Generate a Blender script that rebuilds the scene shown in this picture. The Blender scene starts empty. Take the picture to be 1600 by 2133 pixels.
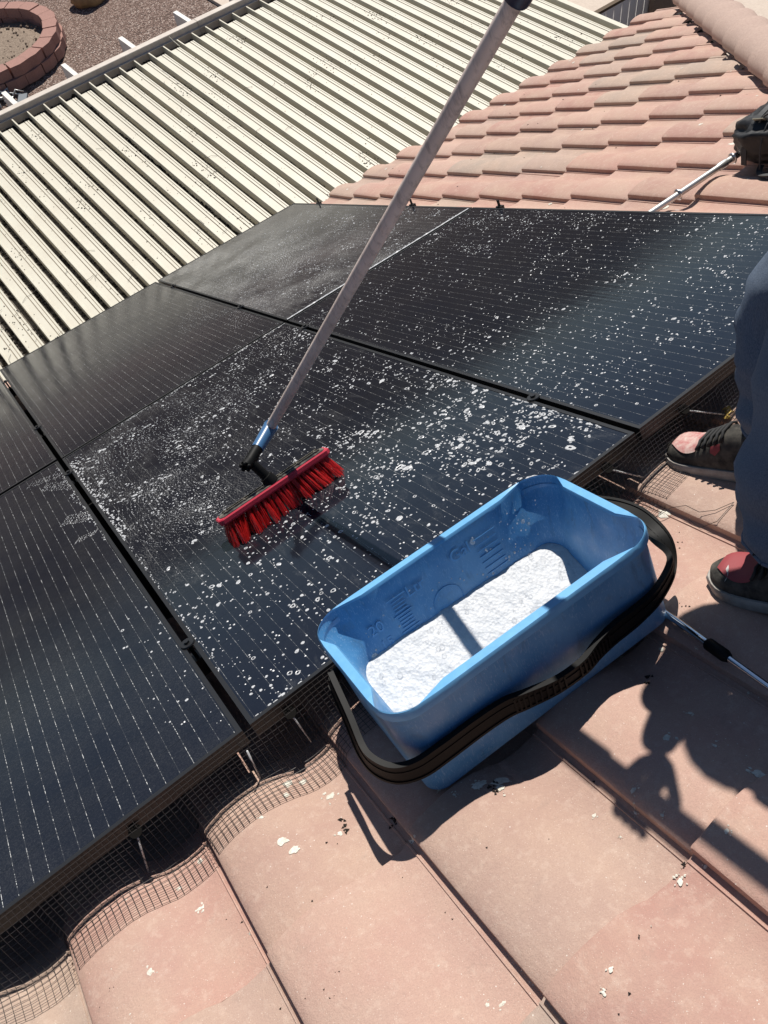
import bpy, bmesh, math, random
from mathutils import Matrix, Vector, noise

S = bpy.context.scene
COL = S.collection
PI = math.pi

# ------------------------------------------------------------------ frames
# roof frame: u along the eave, v down the slope, n out of the roof.  world: X = u, Y outward, Z up, ground at Z = 0
TH = 0.4494056
GZ = 4.6
ct, st = math.cos(TH), math.sin(TH)
RM = Matrix(((1, 0, 0, 0), (0, ct, st, 0), (0, -st, ct, GZ), (0, 0, 0, 1)))
RM3 = RM.to_3x3()

# ------------------------------------------------------------------ camera
CAMR = ((0.7840876171, -0.4976845393, -0.3708324528),
        (-0.5604963389, -0.3111967617, -0.7674636340),
        (0.2665529267, 0.8096089641, -0.5229558896))
CAMC = Vector((0.0075001, -1.2803722, 1.0430497))
cam = bpy.data.cameras.new('camera')
camo = bpy.data.objects.new('camera', cam)
COL.objects.link(camo)
ax = [RM3 @ Vector(r) for r in CAMR]
ax[1], ax[2] = -ax[1], -ax[2]
mw = Matrix((ax[0], ax[1], ax[2])).transposed().to_4x4()
mw.translation = RM @ CAMC
camo.matrix_world = mw
cam.sensor_fit = 'VERTICAL'
cam.sensor_height = 36.0
cam.lens = 1726.57 / 2133 * 36
cam.clip_start, cam.clip_end = 0.03, 3000
S.camera = camo

# ------------------------------------------------------------------ sky, sun, exposure
SUN = (RM3 @ Vector((0.40, 0.15, 1.0))).normalized()
world = bpy.data.worlds.new('World')
S.world = world
world.use_nodes = True
wt = world.node_tree
wt.nodes.clear()
sky = wt.nodes.new('ShaderNodeTexSky')
sky.sky_type = 'NISHITA'
sky.sun_disc = False
sky.sun_elevation = math.asin(SUN.z)
sky.sun_rotation = math.atan2(SUN.x, SUN.y)
sky.altitude = 600
sky.air_density = 0.9
sky.dust_density = 0.15
sky.ozone_density = 1.5
bg = wt.nodes.new('ShaderNodeBackground')
bg.inputs['Strength'].default_value = 0.055
wo = wt.nodes.new('ShaderNodeOutputWorld')
wt.links.new(sky.outputs[0], bg.inputs['Color'])
wt.links.new(bg.outputs[0], wo.inputs['Surface'])
sl = bpy.data.lights.new('sun', 'SUN')
sl.energy = 4.8
sl.angle = math.radians(0.53)
sl.color = (1.0, 0.955, 0.89)
slo = bpy.data.objects.new('sun', sl)
COL.objects.link(slo)
slo.matrix_world = Matrix.Translation((0, 0, 30)) @ SUN.to_track_quat('Z', 'Y').to_matrix().to_4x4()
S.view_settings.view_transform = 'Standard'
S.view_settings.look = 'None'
S.view_settings.exposure = 0.27
S.view_settings.gamma = 1.0
S.view_settings.use_curve_mapping = False
S.render.engine = 'CYCLES'
S.cycles.max_bounces = 6
S.cycles.transparent_max_bounces = 12

# ------------------------------------------------------------------ materials
def mat(name, col=(0.5, 0.5, 0.5), rough=0.6, metal=0.0, spec=0.5, build=None):
    m = bpy.data.materials.new(name)
    m.use_nodes = True
    nt = m.node_tree
    b = nt.nodes['Principled BSDF']
    b.inputs['Base Color'].default_value = (*col, 1)
    b.inputs['Roughness'].default_value = rough
    b.inputs['Metallic'].default_value = metal
    b.inputs['Specular IOR Level'].default_value = spec
    if build:
        build(N(nt), b)
    return m

class N:
    """short-hand for node building"""
    def __init__(s, nt):
        s.t = nt
        s.co = None
    def new(s, kind, **kw):
        n = s.t.nodes.new(kind)
        for k, v in kw.items():
            setattr(n, k, v)
        return n
    def link(s, a, b):
        s.t.links.new(a, b)
    def coord(s, scale=None, which='Object'):
        if s.co is None:
            s.co = s.new('ShaderNodeTexCoord')
        o = s.co.outputs[which]
        if scale is not None:
            mp = s.new('ShaderNodeMapping')
            mp.inputs['Scale'].default_value = scale
            s.link(o, mp.inputs['Vector'])
            o = mp.outputs[0]
        return o
    def noise(s, scale, detail=3, rough=0.55, vec=None, dist=0.0):
        n = s.new('ShaderNodeTexNoise')
        n.inputs['Scale'].default_value = scale
        n.inputs['Detail'].default_value = detail
        n.inputs['Roughness'].default_value = rough
        n.inputs['Distortion'].default_value = dist
        s.link(vec if vec is not None else s.coord(), n.inputs['Vector'])
        return n.outputs[0]
    def voro(s, scale, vec=None, feature='F1', out=0, rnd=1.0):
        n = s.new('ShaderNodeTexVoronoi')
        n.feature = feature
        n.inputs['Scale'].default_value = scale
        n.inputs['Randomness'].default_value = rnd
        s.link(vec if vec is not None else s.coord(), n.inputs['Vector'])
        return n.outputs[out]
    def ramp(s, f, stops, interp='LINEAR'):
        r = s.new('ShaderNodeValToRGB')
        r.color_ramp.interpolation = interp
        e = r.color_ramp.elements
        while len(e) < len(stops):
            e.new(0.5)
        for i, (p, c) in enumerate(stops):
            e[i].position = p
            e[i].color = (*c, 1) if len(c) == 3 else c
        s.link(f, r.inputs[0])
        return r.outputs[0]
    def mask(s, f, a, b):
        m = s.new('ShaderNodeMapRange')
        m.inputs[1].default_value, m.inputs[2].default_value = a, b
        s.link(f, m.inputs[0])
        return m.outputs[0]
    def mix(s, f, a, b, blend='MIX'):
        m = s.new('ShaderNodeMix', data_type='RGBA', blend_type=blend)
        for v, i in ((f, 0), (a, 6), (b, 7)):
            if isinstance(v, (int, float)):
                m.inputs[i].default_value = v
            elif isinstance(v, tuple):
                m.inputs[i].default_value = (*v, 1)
            else:
                s.link(v, m.inputs[i])
        return m.outputs[2]
    def math(s, op, a, b=None, c=None):
        m = s.new('ShaderNodeMath', operation=op)
        for i, v in enumerate((a, b, c)):
            if v is None:
                continue
            if isinstance(v, (int, float)):
                m.inputs[i].default_value = v
            else:
                s.link(v, m.inputs[i])
        return m.outputs[0]
    def bump(s, b, h, strength=0.3, dist=0.002):
        n = s.new('ShaderNodeBump')
        n.inputs['Strength'].default_value = strength
        n.inputs['Distance'].default_value = dist
        s.link(h, n.inputs['Height'])
        s.link(n.outputs[0], b.inputs['Normal'])
    def sep(s, vec):
        n = s.new('ShaderNodeSeparateXYZ')
        s.link(vec, n.inputs[0])
        return n.outputs
    def rnd(s):
        return s.new('ShaderNodeObjectInfo').outputs['Random']

def b_speck(c1, c2, sc=60, amt=0.5, rough=None, bs=0.25, bd=0.002, sc2=5):
    def f(n, b):
        c = n.mix(n.math('MULTIPLY', n.mask(n.noise(sc, 3, 0.7), 0.35, 0.7), amt), c1, c2)
        c = n.mix(n.math('MULTIPLY', n.mask(n.noise(sc2, 4, 0.6), 0.4, 0.75), 0.35), c, c2)
        n.link(c, b.inputs['Base Color'])
        n.bump(b, n.noise(sc, 3, 0.6), bs, bd)
    return f
def b_tile(n, b):
    oi = n.new('ShaderNodeObjectInfo')
    vm = n.new('ShaderNodeVectorMath', operation='ADD')
    n.link(n.coord(), vm.inputs[0])
    n.link(oi.outputs['Location'], vm.inputs[1])
    v = vm.outputs[0]
    base = n.ramp(oi.outputs['Random'], [(0.0, (0.49, 0.32, 0.257)), (0.2, (0.465, 0.277, 0.222)), (0.4, (0.41, 0.23, 0.187)),
                                         (0.55, (0.42, 0.32, 0.255)), (0.72, (0.365, 0.295, 0.24)), (0.86, (0.44, 0.277, 0.22)), (1.0, (0.36, 0.212, 0.173))])
    blot = n.noise(7, 4, 0.6, v)
    c = n.mix(n.math('MULTIPLY', n.mask(blot, 0.38, 0.66), 0.6), base, (0.52, 0.375, 0.285))
    b2 = n.noise(2.2, 3, 0.5, v)
    c = n.mix(n.math('MULTIPLY', n.mask(b2, 0.45, 0.7), 0.35), c, (0.42, 0.32, 0.275))
    gr = n.noise(420, 3, 0.8, v)
    c = n.mix(n.math('MULTIPLY', n.mask(gr, 0.44, 0.60), 0.36), c, (0.33, 0.215, 0.18))
    c = n.mix(n.math('MULTIPLY', n.mask(n.noise(55, 4, 0.7, v), 0.52, 0.70), 0.28), c, (0.62, 0.49, 0.40))
    c = n.mix(n.math('MULTIPLY', n.mask(n.noise(18, 5, 0.75, v), 0.60, 0.72), 0.25), c, (0.23, 0.17, 0.145))
    sp = n.voro(190, v)
    c = n.mix(n.math('MULTIPLY', n.math('LESS_THAN', sp, 0.11), 0.5), c, (0.74, 0.65, 0.55))
    sp2 = n.voro(75, v)
    c = n.mix(n.math('MULTIPLY', n.math('LESS_THAN', sp2, 0.075), n.mask(n.noise(6, 2, 0.5, v), 0.4, 0.6)), c, (0.68, 0.62, 0.55))
    n.link(c, b.inputs['Base Color'])
    n.bump(b, n.math('ADD', gr, n.math('MULTIPLY', n.noise(130, 3, 0.6, v), 1.2)), 0.55, 0.002)
M_TILE = mat('concrete_tile', rough=0.85, spec=0.25, build=b_tile)
M_CAP = mat('weathered_hip_cap', rough=0.9, spec=0.2, build=lambda n, b: b_speck((0.45, 0.335, 0.28), (0.33, 0.235, 0.20), 90, 0.7, bs=0.5, bd=0.003, sc2=4)(n, b))

def b_glass(soap, wet=False, film=False):
    def f(n, b):
        co = n.coord()
        x, y, z = n.sep(co)
        # busbar wires, 30.4 mm apart, along v; glints put into the colour as pale dashes
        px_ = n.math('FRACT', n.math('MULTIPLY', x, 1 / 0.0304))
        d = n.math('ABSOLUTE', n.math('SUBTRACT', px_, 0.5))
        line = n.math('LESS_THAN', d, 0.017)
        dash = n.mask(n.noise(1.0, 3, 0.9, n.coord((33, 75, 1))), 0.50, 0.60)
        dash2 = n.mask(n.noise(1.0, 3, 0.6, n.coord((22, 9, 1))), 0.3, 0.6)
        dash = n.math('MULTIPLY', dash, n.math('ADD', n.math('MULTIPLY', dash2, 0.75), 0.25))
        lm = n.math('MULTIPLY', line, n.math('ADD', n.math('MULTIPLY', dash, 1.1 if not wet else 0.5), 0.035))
        # half cell gap and cell gaps across
        py = n.math('FRACT', n.math('MULTIPLY', y, 1 / 0.0936))
        cg = n.math('MULTIPLY', n.math('LESS_THAN', py, 0.016), 0.8)
        cell = n.mix(n.noise(6, 2), (0.007, 0.009, 0.016), (0.010, 0.0105, 0.014))
        c = n.mix(cg, cell, (0.004, 0.004, 0.005))
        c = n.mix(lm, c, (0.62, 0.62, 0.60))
        # dust and dried scratches
        du = n.noise(3.0, 5, 0.65)
        fine = n.noise(380, 2, 0.7)
        scr = n.mask(n.noise(1.0, 3, 0.5, n.coord((55, 260, 1)), 2.5), 0.60, 0.72)
        dm = n.math('MULTIPLY', n.mask(du, 0.3, 0.75), n.math('ADD', n.math('MULTIPLY', n.mask(fine, 0.45, 0.7), 0.05 if not wet else 0.012), 0.008 if not wet else 0.003))
        dm = n.math('ADD', dm, n.math('MULTIPLY', scr, 0.03 if not wet else 0.006))
        if film:
            w = n.new('ShaderNodeTexWave', wave_type='RINGS', rings_direction='SPHERICAL')
            w.inputs['Scale'].default_value = 34
            w.inputs['Distortion'].default_value = 11
            w.inputs['Detail'].default_value = 4
            w.inputs['Detail Scale'].default_value = 2.0
            mp = n.new('ShaderNodeMapping')
            mp.inputs['Location'].default_value = (-0.75, -1.0, 0)
            n.link(co, mp.inputs['Vector'])
            n.link(mp.outputs[0], w.inputs['Vector'])
            fm_ = n.math('MULTIPLY', n.mask(w.outputs['Fac'], 0.5, 1.0), n.mask(n.noise(4.5, 3, 0.6), 0.42, 0.62))
            fm_ = n.math('MULTIPLY', n.math('MULTIPLY', fm_, n.mask(x, 0.75, 0.3)), n.mask(y, 0.55, 0.85))
            fm_ = n.math('MULTIPLY', fm_, n.mask(n.noise(170, 2, 0.7), 0.35, 0.65))
            sm = n.math('MULTIPLY', n.mask(n.noise(1.0, 4, 0.65, n.coord((16, 5, 1)), 1.5), 0.56, 0.75), n.mask(n.noise(210, 2, 0.7), 0.3, 0.7))
            dm = n.math('ADD', dm, n.math('ADD', n.math('MULTIPLY', fm_, 0.24), n.math('MULTIPLY', sm, 0.07)))
        if soap:
            w = n.new('ShaderNodeTexWave', wave_type='RINGS', rings_direction='SPHERICAL')
            w.inputs['Scale'].default_value = 26
            w.inputs['Distortion'].default_value = 7
            w.inputs['Detail'].default_value = 4
            w.inputs['Detail Scale'].default_value = 1.6
            mp = n.new('ShaderNodeMapping')
            mp.inputs['Location'].default_value = (-0.12, -1.0, 0)
            n.link(co, mp.inputs['Vector'])
            n.link(mp.outputs[0], w.inputs['Vector'])
            wm = n.mask(w.outputs['Fac'], 0.45, 1.0)
            area = n.mask(n.noise(3.2, 3, 0.6), 0.38, 0.6)
            side = n.mask(x, 0.95, 0.45)
            foam = n.math('MULTIPLY', n.math('MULTIPLY', wm, area), side)
            foam = n.math('MULTIPLY', foam, n.mask(n.noise(140, 2, 0.7), 0.3, 0.7))
            dm = n.math('ADD', dm, n.math('MULTIPLY', foam, 0.6))
            dm = n.math('ADD', dm, n.math('MULTIPLY', n.math('MULTIPLY', area, side), 0.055))
        c = n.mix(dm, c, (0.62, 0.62, 0.60))
        n.link(c, b.inputs['Base Color'])
        b.inputs['Coat Weight'].default_value = 0.0
        rr = n.mask(n.noise(2.3, 3, 0.6), 0.3, 0.75)
        n.link(n.math('ADD', n.math('MULTIPLY', rr, 0.06 if wet else 0.12), 0.07 if wet else 0.09), b.inputs['Roughness'])
        b.inputs['Specular Tint'].default_value = (0.72, 0.84, 1.0, 1)
        n.bump(b, n.math('ADD', n.math('MULTIPLY', n.noise(26, 2, 0.5), 1.0 if not wet else 0.6), n.math('MULTIPLY', n.noise(1.0, 2, 0.6, n.coord((85, 2.2, 1))), 0.9)), 0.05 if not wet else 0.10, 0.002)
    return f
M_GLASS_DRY = mat('panel_glass', rough=0.15, spec=0.26, build=b_glass(False))
M_GLASS_WET = mat('panel_glass_wet', rough=0.06, spec=0.36, build=b_glass(False, True))
M_GLASS_FILM = mat('panel_glass_brushed', rough=0.06, spec=0.36, build=b_glass(False, True, True))
M_GLASS_SOAP = mat('panel_glass_soapy', rough=0.12, spec=0.5, build=b_glass(True))
M_FRAME = mat('black_anodised', (0.012, 0.012, 0.013), 0.38, 0.0, 0.5)
M_BLACK = mat('black_plastic', (0.007, 0.007, 0.007), 0.55, 0, 0.16, build=lambda n, b: n.link(n.mix(n.math('MULTIPLY', n.mask(n.noise(40, 4, 0.7), 0.5, 0.75), 0.25), (0.005, 0.005, 0.005), (0.013, 0.013, 0.013)), b.inputs['Base Color']))
M_WIRE = mat('coated_wire', (0.040, 0.034, 0.032), 0.55)
M_ROD = mat('zinc_rod', (0.72, 0.72, 0.70), 0.45, 0.3)
M_DISC = mat('dull_black_cap', (0.010, 0.009, 0.008), 0.9, 0, 0.1)
M_STEEL = mat('bright_steel', (0.62, 0.62, 0.62), 0.28, 1.0)
M_CHROME = mat('chrome_tube', (0.72, 0.73, 0.75), 0.13, 1.0)
M_EMT = mat('galvanised_conduit', (0.60, 0.60, 0.58), 0.38, 0.9, build=lambda n, b: n.link(n.math('ADD', n.math('MULTIPLY', n.noise(60, 3), 0.15), 0.38), b.inputs['Roughness']))
def b_gravel(n, b):
    v = n.coord(None, 'Object')
    cr = n.voro(42, v, out=1)
    hs = n.new('ShaderNodeSeparateColor')
    n.link(cr, hs.inputs[0])
    c = n.ramp(hs.outputs[0], [(0, (0.17, 0.11, 0.088)), (0.45, (0.30, 0.205, 0.165)), (0.8, (0.42, 0.31, 0.26)), (1.0, (0.66, 0.55, 0.48))])
    ds = n.voro(42, v)
    c = n.mix(n.mask(ds, 0.35, 0.75), c, (0.10, 0.066, 0.052))
    c = n.mix(n.math('MULTIPLY', n.mask(n.noise(0.9, 4), 0.4, 0.7), 0.3), c, (0.26, 0.17, 0.135))
    n.link(c, b.inputs['Base Color'])
    n.bump(b, n.math('SUBTRACT', 1.0, ds), 0.9, 0.03)
M_GRAVEL = mat('brown_gravel', rough=0.9, spec=0.2, build=b_gravel)
def b_cream(n, b):
    c = n.mix(n.math('MULTIPLY', n.mask(n.noise(3.1, 5, 0.65), 0.42, 0.72), 0.35), (0.615, 0.58, 0.475), (0.50, 0.43, 0.33))
    sp = n.voro(95)
    den = n.mask(n.noise(2.0, 3, 0.6), 0.5, 0.68)
    c = n.mix(n.math('MULTIPLY', n.math('LESS_THAN', sp, 0.13), n.math('MULTIPLY', den, 0.8)), c, (0.10, 0.075, 0.055))
    c = n.mix(n.math('MULTIPLY', n.mask(n.noise(30, 3, 0.7), 0.55, 0.8), 0.25), c, (0.40, 0.33, 0.25))
    n.link(c, b.inputs['Base Color'])
M_CREAM = mat('cream_painted_metal', rough=0.5, spec=0.3, build=b_cream)
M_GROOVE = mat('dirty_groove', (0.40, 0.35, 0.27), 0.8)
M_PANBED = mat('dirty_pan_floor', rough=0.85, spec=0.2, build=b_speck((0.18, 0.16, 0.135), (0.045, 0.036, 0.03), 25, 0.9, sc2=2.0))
M_BEAM = mat('weathered_cream_beam', rough=0.55, spec=0.3, build=b_speck((0.62, 0.555, 0.48), (0.40, 0.33, 0.28), 14, 0.5, sc2=1.7))
M_WHITEB = mat('white_vinyl', (0.82, 0.81, 0.79), 0.5)
M_WHITE = mat('white_painted_wood', rough=0.6, build=b_speck((0.74, 0.72, 0.67), (0.5, 0.46, 0.4), 20, 0.3))
M_BLOCK = mat('red_concrete_block', rough=0.9, spec=0.2, build=b_speck((0.40, 0.225, 0.185), (0.25, 0.145, 0.12), 55, 0.6, bs=0.5, bd=0.006))
M_SOIL = mat('dry_soil', rough=0.95, spec=0.1, build=b_speck((0.36, 0.285, 0.22), (0.15, 0.11, 0.085), 38, 0.9, bs=0.8, bd=0.02))
M_STONE = mat('ochre_sandstone', rough=0.85, build=b_speck((0.44, 0.29, 0.135), (0.23, 0.14, 0.065), 6, 0.8, bs=0.6, bd=0.03))
M_SLAB = mat('pale_concrete', rough=0.85, build=b_speck((0.60, 0.50, 0.41), (0.45, 0.36, 0.29), 30, 0.5))
M_STUCCO = mat('tan_stucco', rough=0.9, build=b_speck((0.33, 0.25, 0.19), (0.22, 0.16, 0.12), 40, 0.6, bs=0.6, bd=0.008))
M_HILL = mat('dry_hill', rough=1.0, spec=0.0, build=b_speck((0.075, 0.058, 0.044), (0.036, 0.028, 0.023), 0.02, 0.9))
def b_bucket(n, b):
    c = n.mix(n.mask(n.noise(9, 4, 0.65), 0.35, 0.7), (0.062, 0.225, 0.46), (0.105, 0.31, 0.57))
    sc = n.mask(n.noise(1.0, 2, 0.5, n.coord((190, 190, 40)), 3.0), 0.585, 0.66)
    c = n.mix(n.math('MULTIPLY', sc, 0.38), c, (0.38, 0.55, 0.72))
    di = n.mask(n.noise(16, 5, 0.7), 0.58, 0.72)
    c = n.mix(n.math('MULTIPLY', di, 0.5), c, (0.10, 0.16, 0.24))
    c = n.mix(n.math('MULTIPLY', n.mask(n.noise(34, 4, 0.7), 0.68, 0.72), 0.75), c, (0.09, 0.06, 0.05))
    c = n.mix(n.math('MULTIPLY', n.mask(n.noise(4, 4, 0.6), 0.42, 0.66), 0.4), c, (0.26, 0.44, 0.60))
    c = n.mix(n.math('MULTIPLY', n.mask(n.noise(1.0, 4, 0.7, n.coord((30, 30, 7))), 0.56, 0.7), 0.45), c, (0.06, 0.11, 0.17))
    c = n.mix(n.math('MULTIPLY', n.math('LESS_THAN', n.voro(75), 0.06), 0.5), c, (0.45, 0.6, 0.75))
    n.link(c, b.inputs['Base Color'])
    n.link(n.mask(n.noise(22, 3), 0.0, 1.1), b.inputs['Roughness'])
M_BUCKET = mat('blue_plastic', rough=0.4, spec=0.45, build=b_bucket)
M_RIM = mat('sunlit_blue_rim', rough=0.42, spec=0.4, build=b_speck((0.155, 0.40, 0.66), (0.10, 0.31, 0.57), 45, 0.6, bs=0.1, bd=0.001, sc2=14))  # same plastic as the shell, painted paler for sunlight on the flange
M_BMARK = mat('blue_plastic_relief', (0.115, 0.33, 0.60), 0.4)  # paler than the walls: highlights on the relief put into its colour
M_FOAM = mat('soap_foam', (0.86, 0.87, 0.88), 0.55, spec=0.4, build=lambda n, b: (n.bump(b, n.math('ADD', n.noise(170, 3, 0.6), n.voro(150)), 0.55, 0.002),
            n.link(n.mix(n.math('MULTIPLY', n.mask(n.noise(28, 4, 0.6), 0.45, 0.75), 0.4), (0.57, 0.58, 0.59), (0.40, 0.43, 0.46)), b.inputs['Base Color'])))
M_DROP = mat('foam_droplet', (0.62, 0.63, 0.64), 0.3, spec=0.5, build=lambda n, b: n.link(n.math('ADD', n.math('MULTIPLY', n.mask(n.noise(240, 2, 0.6), 0.35, 0.6), 0.40), 0.5), b.inputs['Alpha']))
def b_bubble(n, b):
    t = n.new('ShaderNodeBsdfTransparent')
    g = n.new('ShaderNodeBsdfGlossy')
    g.inputs['Roughness'].default_value = 0.03
    lw = n.new('ShaderNodeLayerWeight')
    lw.inputs['Blend'].default_value = 0.35
    mx = n.new('ShaderNodeMixShader')
    n.link(n.math('ADD', n.math('MULTIPLY', lw.outputs['Facing'], 0.40), 0.03), mx.inputs[0])
    n.link(t.outputs[0], mx.inputs[1])
    n.link(g.outputs[0], mx.inputs[2])
    out = [x for x in n.t.nodes if x.type == 'OUTPUT_MATERIAL'][0]
    n.link(mx.outputs[0], out.inputs['Surface'])
M_BUBBLE = mat('soap_bubble', build=b_bubble)
M_RED = mat('red_bristle', (0.50, 0.012, 0.014), 0.38, build=lambda n, b: n.link(n.mix(n.noise(160, 2), (0.50, 0.010, 0.012), (0.78, 0.035, 0.03)), b.inputs['Base Color']))
M_REDP = mat('red_rubber', (0.52, 0.03, 0.06), 0.35)
M_GREYP = mat('wet_grey_plastic', (0.075, 0.068, 0.058), 0.25, build=lambda n, b: n.link(n.mix(n.mask(n.noise(60, 4), 0.35, 0.7), (0.035, 0.033, 0.03), (0.16, 0.145, 0.12)), b.inputs['Base Color']))
M_POLE = mat('worn_alloy_pole', (0.40, 0.34, 0.31), 0.55, 0.08, build=lambda n, b: (
    n.link(n.mix(n.math('MULTIPLY', n.mask(n.noise(1, 4, 0.7, n.coord((90, 90, 14))), 0.5, 0.75), 0.6), n.mix(n.mask(n.noise(9, 4), 0.35, 0.65), (0.72, 0.60, 0.535), (0.58, 0.475, 0.42)), (0.12, 0.09, 0.085)), b.inputs['Base Color'])))
M_NAVY = mat('navy_plastic', (0.012, 0.018, 0.045), 0.35)
M_BLUEC = mat('blue_collar', (0.045, 0.13, 0.27), 0.35)
def b_jean(n, b):
    w = n.noise(1.0, 2, 0.8, n.coord((700, 700, 120)))
    c = n.mix(n.mask(w, 0.35, 0.65), (0.07, 0.10, 0.15), (0.15, 0.19, 0.25))
    c = n.mix(n.math('MULTIPLY', n.mask(n.noise(5, 4), 0.4, 0.7), 0.5), c, (0.14, 0.165, 0.205))
    c = n.mix(n.math('MULTIPLY', n.math('GREATER_THAN', n.noise(24, 3, 0.6), 0.74), 0.6), c, (0.26, 0.27, 0.27))
    n.link(c, b.inputs['Base Color'])
    n.bump(b, n.math('ADD', w, n.math('MULTIPLY', n.noise(14, 3), 4.0)), 0.35, 0.004)
M_JEAN = mat('blue_denim', rough=0.9, spec=0.15, build=b_jean)
M_SHIRT = mat('grey_work_shirt', (0.06, 0.065, 0.075), 0.9)
M_SKIN = mat('skin', (0.34, 0.19, 0.13), 0.5)
M_HAIR = mat('dark_hair', (0.02, 0.015, 0.012), 0.6)
M_SHOE = mat('black_suede', rough=0.9, spec=0.15, build=b_speck((0.018, 0.018, 0.018), (0.17, 0.155, 0.13), 40, 0.5, bs=0.5, bd=0.002, sc2=14))
M_SOLE = mat('dirty_white_rubber', rough=0.7, build=b_speck((0.40, 0.375, 0.34), (0.17, 0.145, 0.12), 30, 0.7, sc2=9))
M_TOERED = mat('worn_red_suede', rough=0.85, spec=0.2, build=b_speck((0.40, 0.11, 0.11), (0.58, 0.47, 0.41), 46, 1.0, sc2=20))
M_TOERED2 = mat('red_leather', (0.27, 0.045, 0.05), 0.7)
M_MARKW = mat('pale_print', (0.5, 0.48, 0.45), 0.7)
M_LACE = mat('black_lace', (0.02, 0.02, 0.02), 0.8)
M_BAG = mat('black_nylon', (0.010, 0.010, 0.011), 0.55, build=lambda n, b: n.bump(b, n.noise(9, 3, 0.6), 0.6, 0.02))
M_BAGTRIM = mat('dark_webbing', (0.035, 0.035, 0.036), 0.6)
M_LABEL = mat('woven_label', (0.36, 0.33, 0.24), 0.8)
M_POOP = mat('bird_dropping', rough=0.8, spec=0.2, build=b_speck((0.72, 0.70, 0.62), (0.42, 0.38, 0.30), 180, 0.8))
M_DEB = mat('dark_debris', (0.022, 0.017, 0.013), 0.9)
M_TOPSHADE = mat('fence_top_shade', (0.11, 0.075, 0.045), 0.9)
M_UNDER = mat('roof_underlayment', (0.012, 0.011, 0.011), 0.95)
M_BACK = mat('panel_backsheet', (0.01, 0.01, 0.01), 0.7)
M_YELLOW = mat('yellow_leaf', (0.62, 0.42, 0.10), 0.8)

# ------------------------------------------------------------------ mesh builder
ORG = {}
class MB:
    def __init__(s):
        s.v, s.f = [], []
    def add(s, vs, fs):
        o = len(s.v)
        s.v += [Vector(a) for a in vs]
        s.f += [tuple(i + o for i in f) for f in fs]
        return s
    def box(s, x0, x1, y0, y1, z0, z1, fr=None):
        vs = [(x, y, z) for z in (z0, z1) for y in (y0, y1) for x in (x0, x1)]
        if fr is not None:
            vs = [fr @ Vector(a) for a in vs]
        return s.add(vs, [(0, 2, 3, 1), (4, 5, 7, 6), (0, 1, 5, 4), (2, 6, 7, 3), (0, 4, 6, 2), (1, 3, 7, 5)])
    def rings(s, rs, closed=True, caps=True):
        n = len(rs[0])
        o = len(s.v)
        for r in rs:
            s.v += [Vector(a) for a in r]
        m = n if closed else n - 1
        for k in range(len(rs) - 1):
            for i in range(m):
                j = (i + 1) % n
                s.f.append((o + k * n + i, o + k * n + j, o + (k + 1) * n + j, o + (k + 1) * n + i))
        if caps and closed:
            s.f.append(tuple(o + i for i in reversed(range(n))))
            s.f.append(tuple(o + (len(rs) - 1) * n + i for i in range(n)))
        return s
    def tube(s, pts, r, seg=8, caps=True, sx=1.0, upv=None):
        pts = [Vector(p) for p in pts]
        rs = []
        up = Vector(upv) if upv else None
        for i, p in enumerate(pts):
            a = pts[max(i - 1, 0)]
            c = pts[min(i + 1, len(pts) - 1)]
            t = (c - a).normalized()
            if up is None:
                up = Vector((0, 0, 1)) if abs(t.z) < 0.9 else Vector((1, 0, 0))
            x = t.cross(up)
            if x.length < 1e-5:
                x = t.orthogonal()
            x.normalize()
            y = x.cross(t).normalized()
            if upv is None:
                up = y
            rr = r[i] if isinstance(r, (list, tuple)) else r
            rs.append([p + x * (rr * sx * math.cos(2 * PI * k / seg)) + y * (rr * math.sin(2 * PI * k / seg)) for k in range(seg)])
        return s.rings(rs, True, caps)
    def cyl(s, a, b, r0, r1=None, seg=16):
        return s.tube([a, b], [r0, r1 if r1 is not None else r0], seg)
    def loft_rect(s, pts, w, t, wdir):
        """rectangular section swept along pts; width w in direction wdir(i)"""
        rs = []
        pts = [Vector(p) for p in pts]
        for i, p in enumerate(pts):
            tg = (pts[min(i + 1, len(pts) - 1)] - pts[max(i - 1, 0)]).normalized()
            d = Vector(wdir(i))
            d = (d - tg * d.dot(tg)).normalized()
            e = tg.cross(d)
            ww = w(i) if callable(w) else w
            rs.append([p + d * ww / 2 + e * t / 2, p - d * ww / 2 + e * t / 2, p - d * ww / 2 - e * t / 2, p + d * ww / 2 - e * t / 2])
        return s.rings(rs)
    def sphere(s, c, r, seg=10, ringn=6, sc=(1, 1, 1), half=False):
        c = Vector(c)
        rs = []
        for k in range(ringn + 1):
            a = -PI / 2 + PI * k / ringn if not half else PI / 2 * k / ringn
            a = max(min(a, PI / 2 - 0.02), -PI / 2 + 0.02)
            rs.append([c + Vector((r * sc[0] * math.cos(a) * math.cos(2 * PI * i / seg), r * sc[1] * math.cos(a) * math.sin(2 * PI * i / seg), r * sc[2] * math.sin(a))) for i in range(seg)])
        return s.rings(rs)
    def mesh(s, name, m, org=(0, 0, 0), smooth=False, angle=None):
        me = bpy.data.meshes.new(name)
        o = Vector(org)
        me.from_pydata([tuple(a - o) for a in s.v], [], s.f)
        if smooth:
            for p in me.polygons:
                p.use_smooth = True
            if angle:
                me.set_sharp_from_angle(angle=math.radians(angle))
        if m:
            me.materials.append(m)
        me.update()
        return me

def props(o, label=None, cat=None, group=None, kind=None):
    for k, v in (('label', label), ('category', cat), ('group', group), ('kind', kind)):
        if v:
            o[k] = v
    return o

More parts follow.
